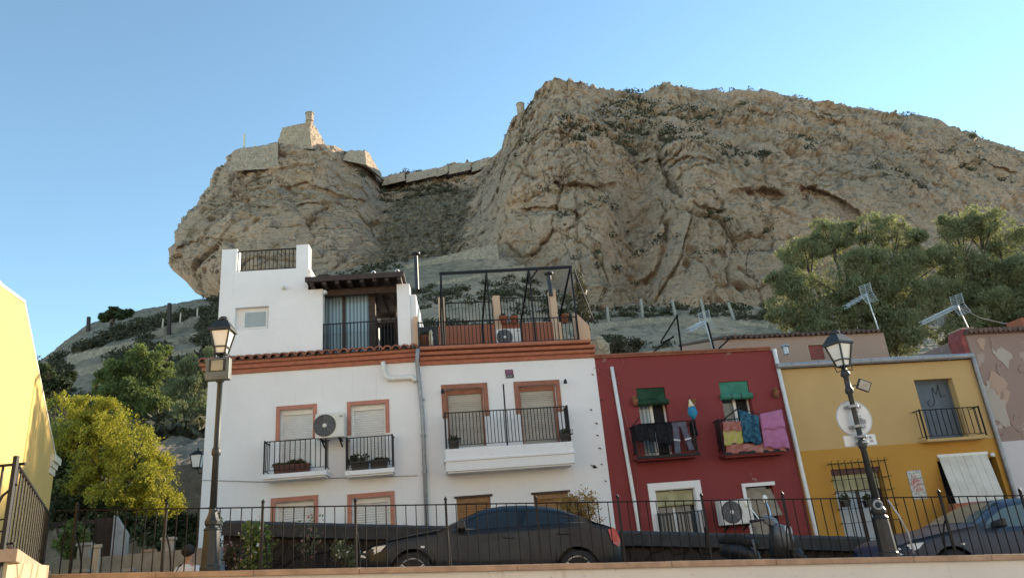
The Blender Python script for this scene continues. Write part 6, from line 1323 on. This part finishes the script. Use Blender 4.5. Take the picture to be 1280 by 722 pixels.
b = MB(); p = at(70, 700, 14.5); b.box(-.2, 3.1, 0, .25, -1.6, 0); o = b.build('garden_wall', M['conc'], None); o.location = p; tag(o, 'low weathered garden wall behind the gate pillars', 'wall')
# ------------------------------------------------------------------ person seen from behind
def person(loc, rz):
    t_ = empty('person', loc, rz, 'person in a white shirt with a dark shoulder strap walking up the alley', 'person')
    J = {'pel': (0, 0, .95, .14), 'sp': (0, 0, 1.15, .135), 'ch': (0, -.01, 1.35, .16), 'nk': (0, 0, 1.5, .06), 'hb': (0, .02, 1.58, .085), 'hd': (0, .02, 1.68, .1), 'ht': (0, .01, 1.76, .06)}
    E = [('pel', 'sp'), ('sp', 'ch'), ('ch', 'nk'), ('nk', 'hb'), ('hb', 'hd'), ('hd', 'ht')]
    for s, n in ((-1, 'l'), (1, 'r')):
        J.update({n+'sh': (s*.18, 0, 1.42, .07), n+'el': (s*.25, -.02, 1.14, .045), n+'wr': (s*.26, .1, .9, .03), n+'hn': (s*.26, .13, .82, .035), n+'hp': (s*.1, 0, .9, .1), n+'kn': (s*.11, s*.12, .5, .062), n+'an': (s*.11, s*.1-.04, .08, .042), n+'to': (s*.12, s*.1+.12, .03, .035)})
        E += [('ch', n+'sh'), (n+'sh', n+'el'), (n+'el', n+'wr'), (n+'wr', n+'hn'), ('pel', n+'hp'), (n+'hp', n+'kn'), (n+'kn', n+'an'), (n+'an', n+'to')]
        for k in range(4):
            J[n+'f%d' % k] = (s*(.275-.018*k), .15+.01*k, .76+.004*k, .011); J[n+'g%d' % k] = (s*(.27-.018*k), .16, .715+.006*k, .009); E += [(n+'hn', n+'f%d' % k), (n+'f%d' % k, n+'g%d' % k)]
        J[n+'th'] = (s*.225, .16, .8, .011); E.append((n+'hn', n+'th'))
    keys = list(J); me = bpy.data.meshes.new('body'); me.from_pydata([J[k][:3] for k in keys], [(keys.index(a), keys.index(c)) for a, c in E], []); o = bpy.data.objects.new('body', me); COL.objects.link(o); o.parent = t_
    me.materials.append(M['skin']); sk = o.modifiers.new('s', 'SKIN'); sk.use_smooth_shade = True
    for i, k in enumerate(keys): r_ = J[k][3]; me.skin_vertices[0].data[i].radius = (r_, r_*.85)
    me.skin_vertices[0].data[0].use_root = True; ss = o.modifiers.new('u', 'SUBSURF'); ss.levels = 1; ss.render_levels = 2
    b = MB(); b.lathe([(.19, .93), (.17, 1.1), (.185, 1.3), (.19, 1.4), (.13, 1.46), (.07, 1.5)], n=20); b.v = [(x*1.12, y*.85, z) for x, y, z in b.v]
    for s in (-1, 1): b.tube([(s*.15, 0, 1.42), (s*.21, -.01, 1.34), (s*.24, -.02, 1.22)], [.09, .085, .075], 10)
    b.build('shirt', M['shirt'], t_, smooth=True)
    b = MB()
    for s in (-1, 1): b.tube([(s*.1, 0, .95), (s*.11, s*.06, .72), (s*.11, s*.12, .5), (s*.11, s*.06, .14)], [.125, .1, .08, .07], 12)
    b.build('trousers', M['denim'], t_, smooth=True)
    b = MB(); b.lathe([(.06, -.05), (.105, .0), (.112, .06), (.09, .12), (.03, .145)], (0, -.012, 1.67), 16); b.build('hair', M['hair'], t_, smooth=True)
    b = MB(); b.tube([(-.13, .12, 1.44), (-.14, -.02, 1.49), (-.09, -.15, 1.38), (.05, -.18, 1.15), (.16, -.15, .98)], .02, 6); b.build('strap', M['c_black'], t_, smooth=True)
    b = MB()
    for s in (-1, 1): b.lathe([(.004, .108), (.013, .112), (.008, .118)], (s*.036, 0, 1.685), 8, 'y')
    b.v = [(x, y+.01, z) for x, y, z in b.v]; b.build('eyes', M['black'], t_); b = MB(); b.tube([(0, .115, 1.69), (0, .135, 1.65), (0, .12, 1.64)], [.008, .014, .012], 8); b.build('nose', M['skin'], t_, smooth=True)
    return t_
pp = at(238, 690, 13.2); person((pp[0]-.03, pp[1], pp[2]-1.68), radians(-20))
# ------------------------------------------------------------------ trees and shrubs
def tree(name, base, clumps, leaf, n, size, label, cat='tree', droop=0, gap=-.12, group=None, limb=.09, seed=1, extra=None, aspect=2.2):
    t_ = empty(name, base, 0, label, cat, group); base = np.array(base); C = [(np.array(at(px, py, Y))-base, np.array([r*Y/FPX, r*Y/FPX*.95, r*Y/FPX*.9])) for px, py, Y, r in clumps]
    b = MB(); zt_ = min(c[2] for c, _ in C); mid = np.mean([c for c, _ in C], 0); fork = np.array([mid[0]*.6, mid[1]*.6, max(.6, zt_*.55)])
    b.tube([(0, 0, -.3), tuple(fork*.5+np.array([.05, .02, 0])), tuple(fork)], [limb*1.5, limb*1.15, limb], 8)
    for c, r in C:
        m_ = fork*.45+c*.55+np.array([0, 0, .15]); b.tube([tuple(fork), tuple(m_), tuple(c+np.array([0, 0, r[2]*.4]))], [limb*.75, limb*.45, limb*.12], 6)
        for k in range(5):
            d = rng.normal(size=3); d /= np.linalg.norm(d); b.tube([tuple(m_*.4+c*.6), tuple(c+d*r*.85)], [limb*.22, limb*.06], 5)
    b.build('trunk', M['bark'], t_)
    SC = []
    for c, r in C:
        SC.append((c, r*.8))
        for k in range(7):
            d = rng.normal(size=3); d /= np.linalg.norm(d); d[2] = d[2]*.8+.15; q = rng.uniform(.28, .5); SC.append((c+d*r*rng.uniform(.7, 1.02), r*q*np.array([1, 1, .8])))
    fastmesh('crown', leafcloud(SC, n, size, droop, gap, seed=seed, aspect=aspect), M[leaf], t_)
    if extra:
        lf2, cl2, n2, s2_ = extra; fastmesh('blossom', leafcloud([(np.array(at(px, py, Y))-base, np.array([r*Y/FPX]*3)) for px, py, Y, r in cl2], n2, s2_, droop*.5, gap, seed=seed+5, shell=.2), M[lf2], t_)
    return t_
def gbase(px, Y, z): p = at(px, 600, Y); return (p[0], p[1], z)
tree('pepper_tree', gbase(1075, 34, 3.5), [(1000,318,34,33),(1040,296,34,30),(1085,288,34.5,28),(1125,300,35,32),(1150,328,35,28),(985,352,33,28),(1010,385,33,40),(1060,350,33,48),(1110,345,34,45),(1135,385,33.5,42),(1080,400,33,45),(1030,420,32.5,36),(978,392,32.5,20),(1120,420,33,40)], 'lf_olive', 90000, .088, 'broad grey green tree rising behind the dusty pink house', droop=.6, gap=-.14, group='trees behind the right houses', limb=.22, seed=11, aspect=3)
tree('pepper_tree', gbase(1235, 36, 3.5), [(1195,290,36,28),(1225,282,36,30),(1255,305,36,34),(1180,320,35.5,24),(1210,335,35,40),(1255,350,35.5,45),(1285,380,36,45),(1225,385,35,45),(1190,375,34.5,32),(1270,420,35,45),(1310,330,37,40),(1200,415,34,36),(1330,400,37,50)], 'lf_olive', 95000, .088, 'brighter green tree rising behind the weathered house', droop=.5, gap=-.12, group='trees behind the right houses', limb=.24, seed=12, aspect=2.6)
tree('mimosa_tree', gbase(140, 24, .7), [(75,508,25,22),(105,520,24,34),(140,535,24,40),(90,555,24,34),(130,575,23.5,44),(170,570,23.5,42),(195,605,23.5,34),(160,615,23,40),(115,605,23.5,36),(210,630,23.5,24),(180,640,23,26)], 'lf_yellow', 60000, .058, 'large bush covered in bright yellow blossom beside the white house', droop=.35, gap=.06, limb=.13, seed=13, extra=('lf_green', [(85,560,24.5,34),(110,610,24,40),(140,620,24.2,36),(70,520,25.2,24),(150,560,25,40)], 6000, .09))
tree('leafy_tree', gbase(90, 22, .7), [(80,600,24,36),(100,640,23.5,30),(125,650,23,30),(60,640,23,30),(85,570,24.5,28),(150,655,22.5,26),(190,668,22.5,22)], 'lf_dark', 15000, .1, 'dark leafy shrubbery in the shade under the yellow blossom', 'shrub', limb=.1, seed=14)
tree('pepper_tree', gbase(165, 38, 5.5), [(150,468,38,26),(178,452,38,25),(198,470,38.5,25),(165,495,37.5,32),(195,505,37.5,28),(130,480,38,18),(185,540,37,30),(205,440,39,12)], 'lf_green', 34000, .1, 'mid green tree behind the yellow blossom on the slope', droop=.4, limb=.18, seed=15, group='green trees on the slope', aspect=2.6)
tree('pepper_tree', gbase(245, 36, 5), [(240,458,36,20),(258,470,36,22),(232,485,35.5,24),(250,510,35.5,28),(228,525,35,26),(250,550,35,28),(232,575,34.5,26),(222,610,34,26),(248,600,34.5,26),(270,450,36.5,20)], 'lf_olive', 34000, .09, 'drooping olive green tree close to the white house corner', droop=.8, limb=.16, seed=16, group='green trees on the slope', aspect=3)
tree('dark_tree', gbase(240, 28, 1.5), [(235,620,28,22),(232,660,27,24),(245,590,28.5,20),(222,690,26,22),(205,655,27,18)], 'lf_dark', 9000, .11, 'dark tree in the shade beside the white house wall', limb=.1, seed=17)
tree('dark_tree', gbase(62, 40, 4), [(58,468,40,16),(75,480,40,14),(52,490,39.5,18),(85,470,41,10)], 'lf_dark', 6000, .14, 'small dark tree between the yellow building and the slope', limb=.12, seed=18)
tree('dark_pine', at(140, 402, 92), [(136,393,92,8),(144,388,92,7),(150,394,92,8),(160,391,93,7),(130,398,92,6)], 'lf_dark', 3000, .35, 'dark wind bent pine on the skyline of the slope', limb=.2, seed=19)
def shrub(px, py, Y, r, leaf, n, size, label, flowers=None, zb=None, seed=1, squash=1.0, gap=-.3):
    c = at(px, py, Y); zb = road_z(c[0]) if zb is None else zb; t_ = empty('shrub', (c[0], c[1], zb), 0, label, 'shrub'); h = c[2]-zb; R_ = r*Y/FPX
    cl_ = [((rng.uniform(-.5, .5)*R_, rng.uniform(-.4, .4)*R_, h+rng.uniform(-.9, .6)*R_*squash), (R_*.55, R_*.5, R_*.5*squash)) for _ in range(9)]
    fastmesh('foliage', leafcloud(cl_, n, size, 0, gap, seed=seed), M[leaf], t_); b = MB()
    for c_, r_ in cl_: b.tube([(c_[0]*.1, c_[1]*.1, -.05), (c_[0]*.5, c_[1]*.5, max(.1, c_[2]*.5)), tuple(c_)], [.02, .013, .005], 5)
    b.build('stems', M['bark'], t_)
    if flowers: fastmesh('blossom', leafcloud([(c_, np.array(r_)*1.1) for c_, r_ in cl_], flowers[1], flowers[2], 0, -1, seed=seed+3, shell=.1, aspect=1.2), M[flowers[0]], t_)
shrub(318, 682, 13.6, 28, 'lf_lime', 1500, .055, 'leafy rose bush with white blooms in front of the dark wall', ('fl_white', 60, .06), seed=21)
shrub(292, 684, 14.2, 16, 'lf_scrub', 500, .05, 'pinkish seed heads of a thin shrub at the end of the dark wall', ('fl_pink', 120, .05), seed=22)
shrub(430, 680, 14.6, 20, 'lf_olive', 500, .05, 'sparse climbing rose on the dark wall beside the black car', ('fl_white', 16, .06), seed=23, gap=0)
shrub(385, 668, 14.9, 22, 'lf_olive', 120, .045, 'few pink roses against the dark wall behind the rose bush', ('fl_pink', 26, .06), seed=26, gap=0)
shrub(726, 654, 14.9, 35, 'lf_dry', 4500, .042, 'dry orange brown bush behind the boot of the black car', seed=24, squash=1.1, gap=-.1)
shrub(272, 668, 15.5, 13, 'lf_olive', 700, .05, 'slender pale flowering shrub at the white house corner', ('fl_white', 50, .05), seed=25, squash=2.6)
shrub(88, 670, 15.2, 22, 'lf_green', 1300, .07, 'light green bush beside the terrace railing', seed=27, zb=.7)
shrub(770, 430, 24.5, 16, 'lf_scrub', 900, .07, 'grey green bush behind the red house roof', zb=3.0, seed=28); shrub(1020-225, 432, 25, 12, 'lf_scrub', 500, .07, 'low grey bush near the poles on the red roof', zb=3.0, seed=29)
b = MB(); p = at(748, 435, 22); b.lathe([(.3, -.8), (.36, -.3), (.3, .1), (.16, .32), (.03, .4)], n=9); b.v = [(x+.05*sin(z*9+y*5), y, z) for x, y, z in b.v]; o = b.build('boulder', M['sandstone'], None, smooth=True); o.location = p; tag(o, 'sunlit pale boulder at the edge of the rust cornice', 'rock')

# ------------------------------------------------------------------ unseen row across the lower street, added to bounce sunlight onto the facades
def unseen_house(x0, x1, y, h, mat, label, nwin):
    t_ = empty('unseen_bounce_house', ((x0+x1)/2, y, 0), pi, label, 'house', 'unseen houses added to bounce light'); w = (x1-x0)/2
    holes = [(-w+2*w*(i+.5)/nwin-.5, -w+2*w*(i+.5)/nwin+.5, z, z+1.6) for i in range(nwin) for z in (1.0, 4.0, 7.0, 10.0) if z+2 < h]
    b = MB(); facade(b, -w, w, 0, h, holes, t=.2); shell(b, -w, w, 0, 8, 0, h); b.build('wall', M[mat], t_, norm=False)
    for q in holes: b = MB(); b.box(q[0]+.01, q[1]-.01, .12, .16, q[2]+.01, q[3]-.01); b.build('shutter', M['shutter'], t_)
    b = MB(); b.box(-w-.1, w+.1, -.3, 8, h+.002, h+.2); b.build('roof', M['tile'], t_)
unseen_house(-34, -20, -9, 14, 'white', 'unseen white house added across the lower street to bounce light, with rows of shutters', 5); unseen_house(-19.9, -8, -9, 13, 'peach', 'tall unseen peach house added across the lower street to bounce light', 4); unseen_house(-7.9, 6, -9, 14.4, 'white2', 'broad unseen white house added to bounce light, facing the lamp posts', 5); unseen_house(6.1, 18, -9, 13.4, 'peach', 'broad unseen peach house added across the lower street to bounce light', 4); unseen_house(18.1, 34, -9, 14, 'white', 'long unseen white house added to bounce light, beside the peach one', 6)
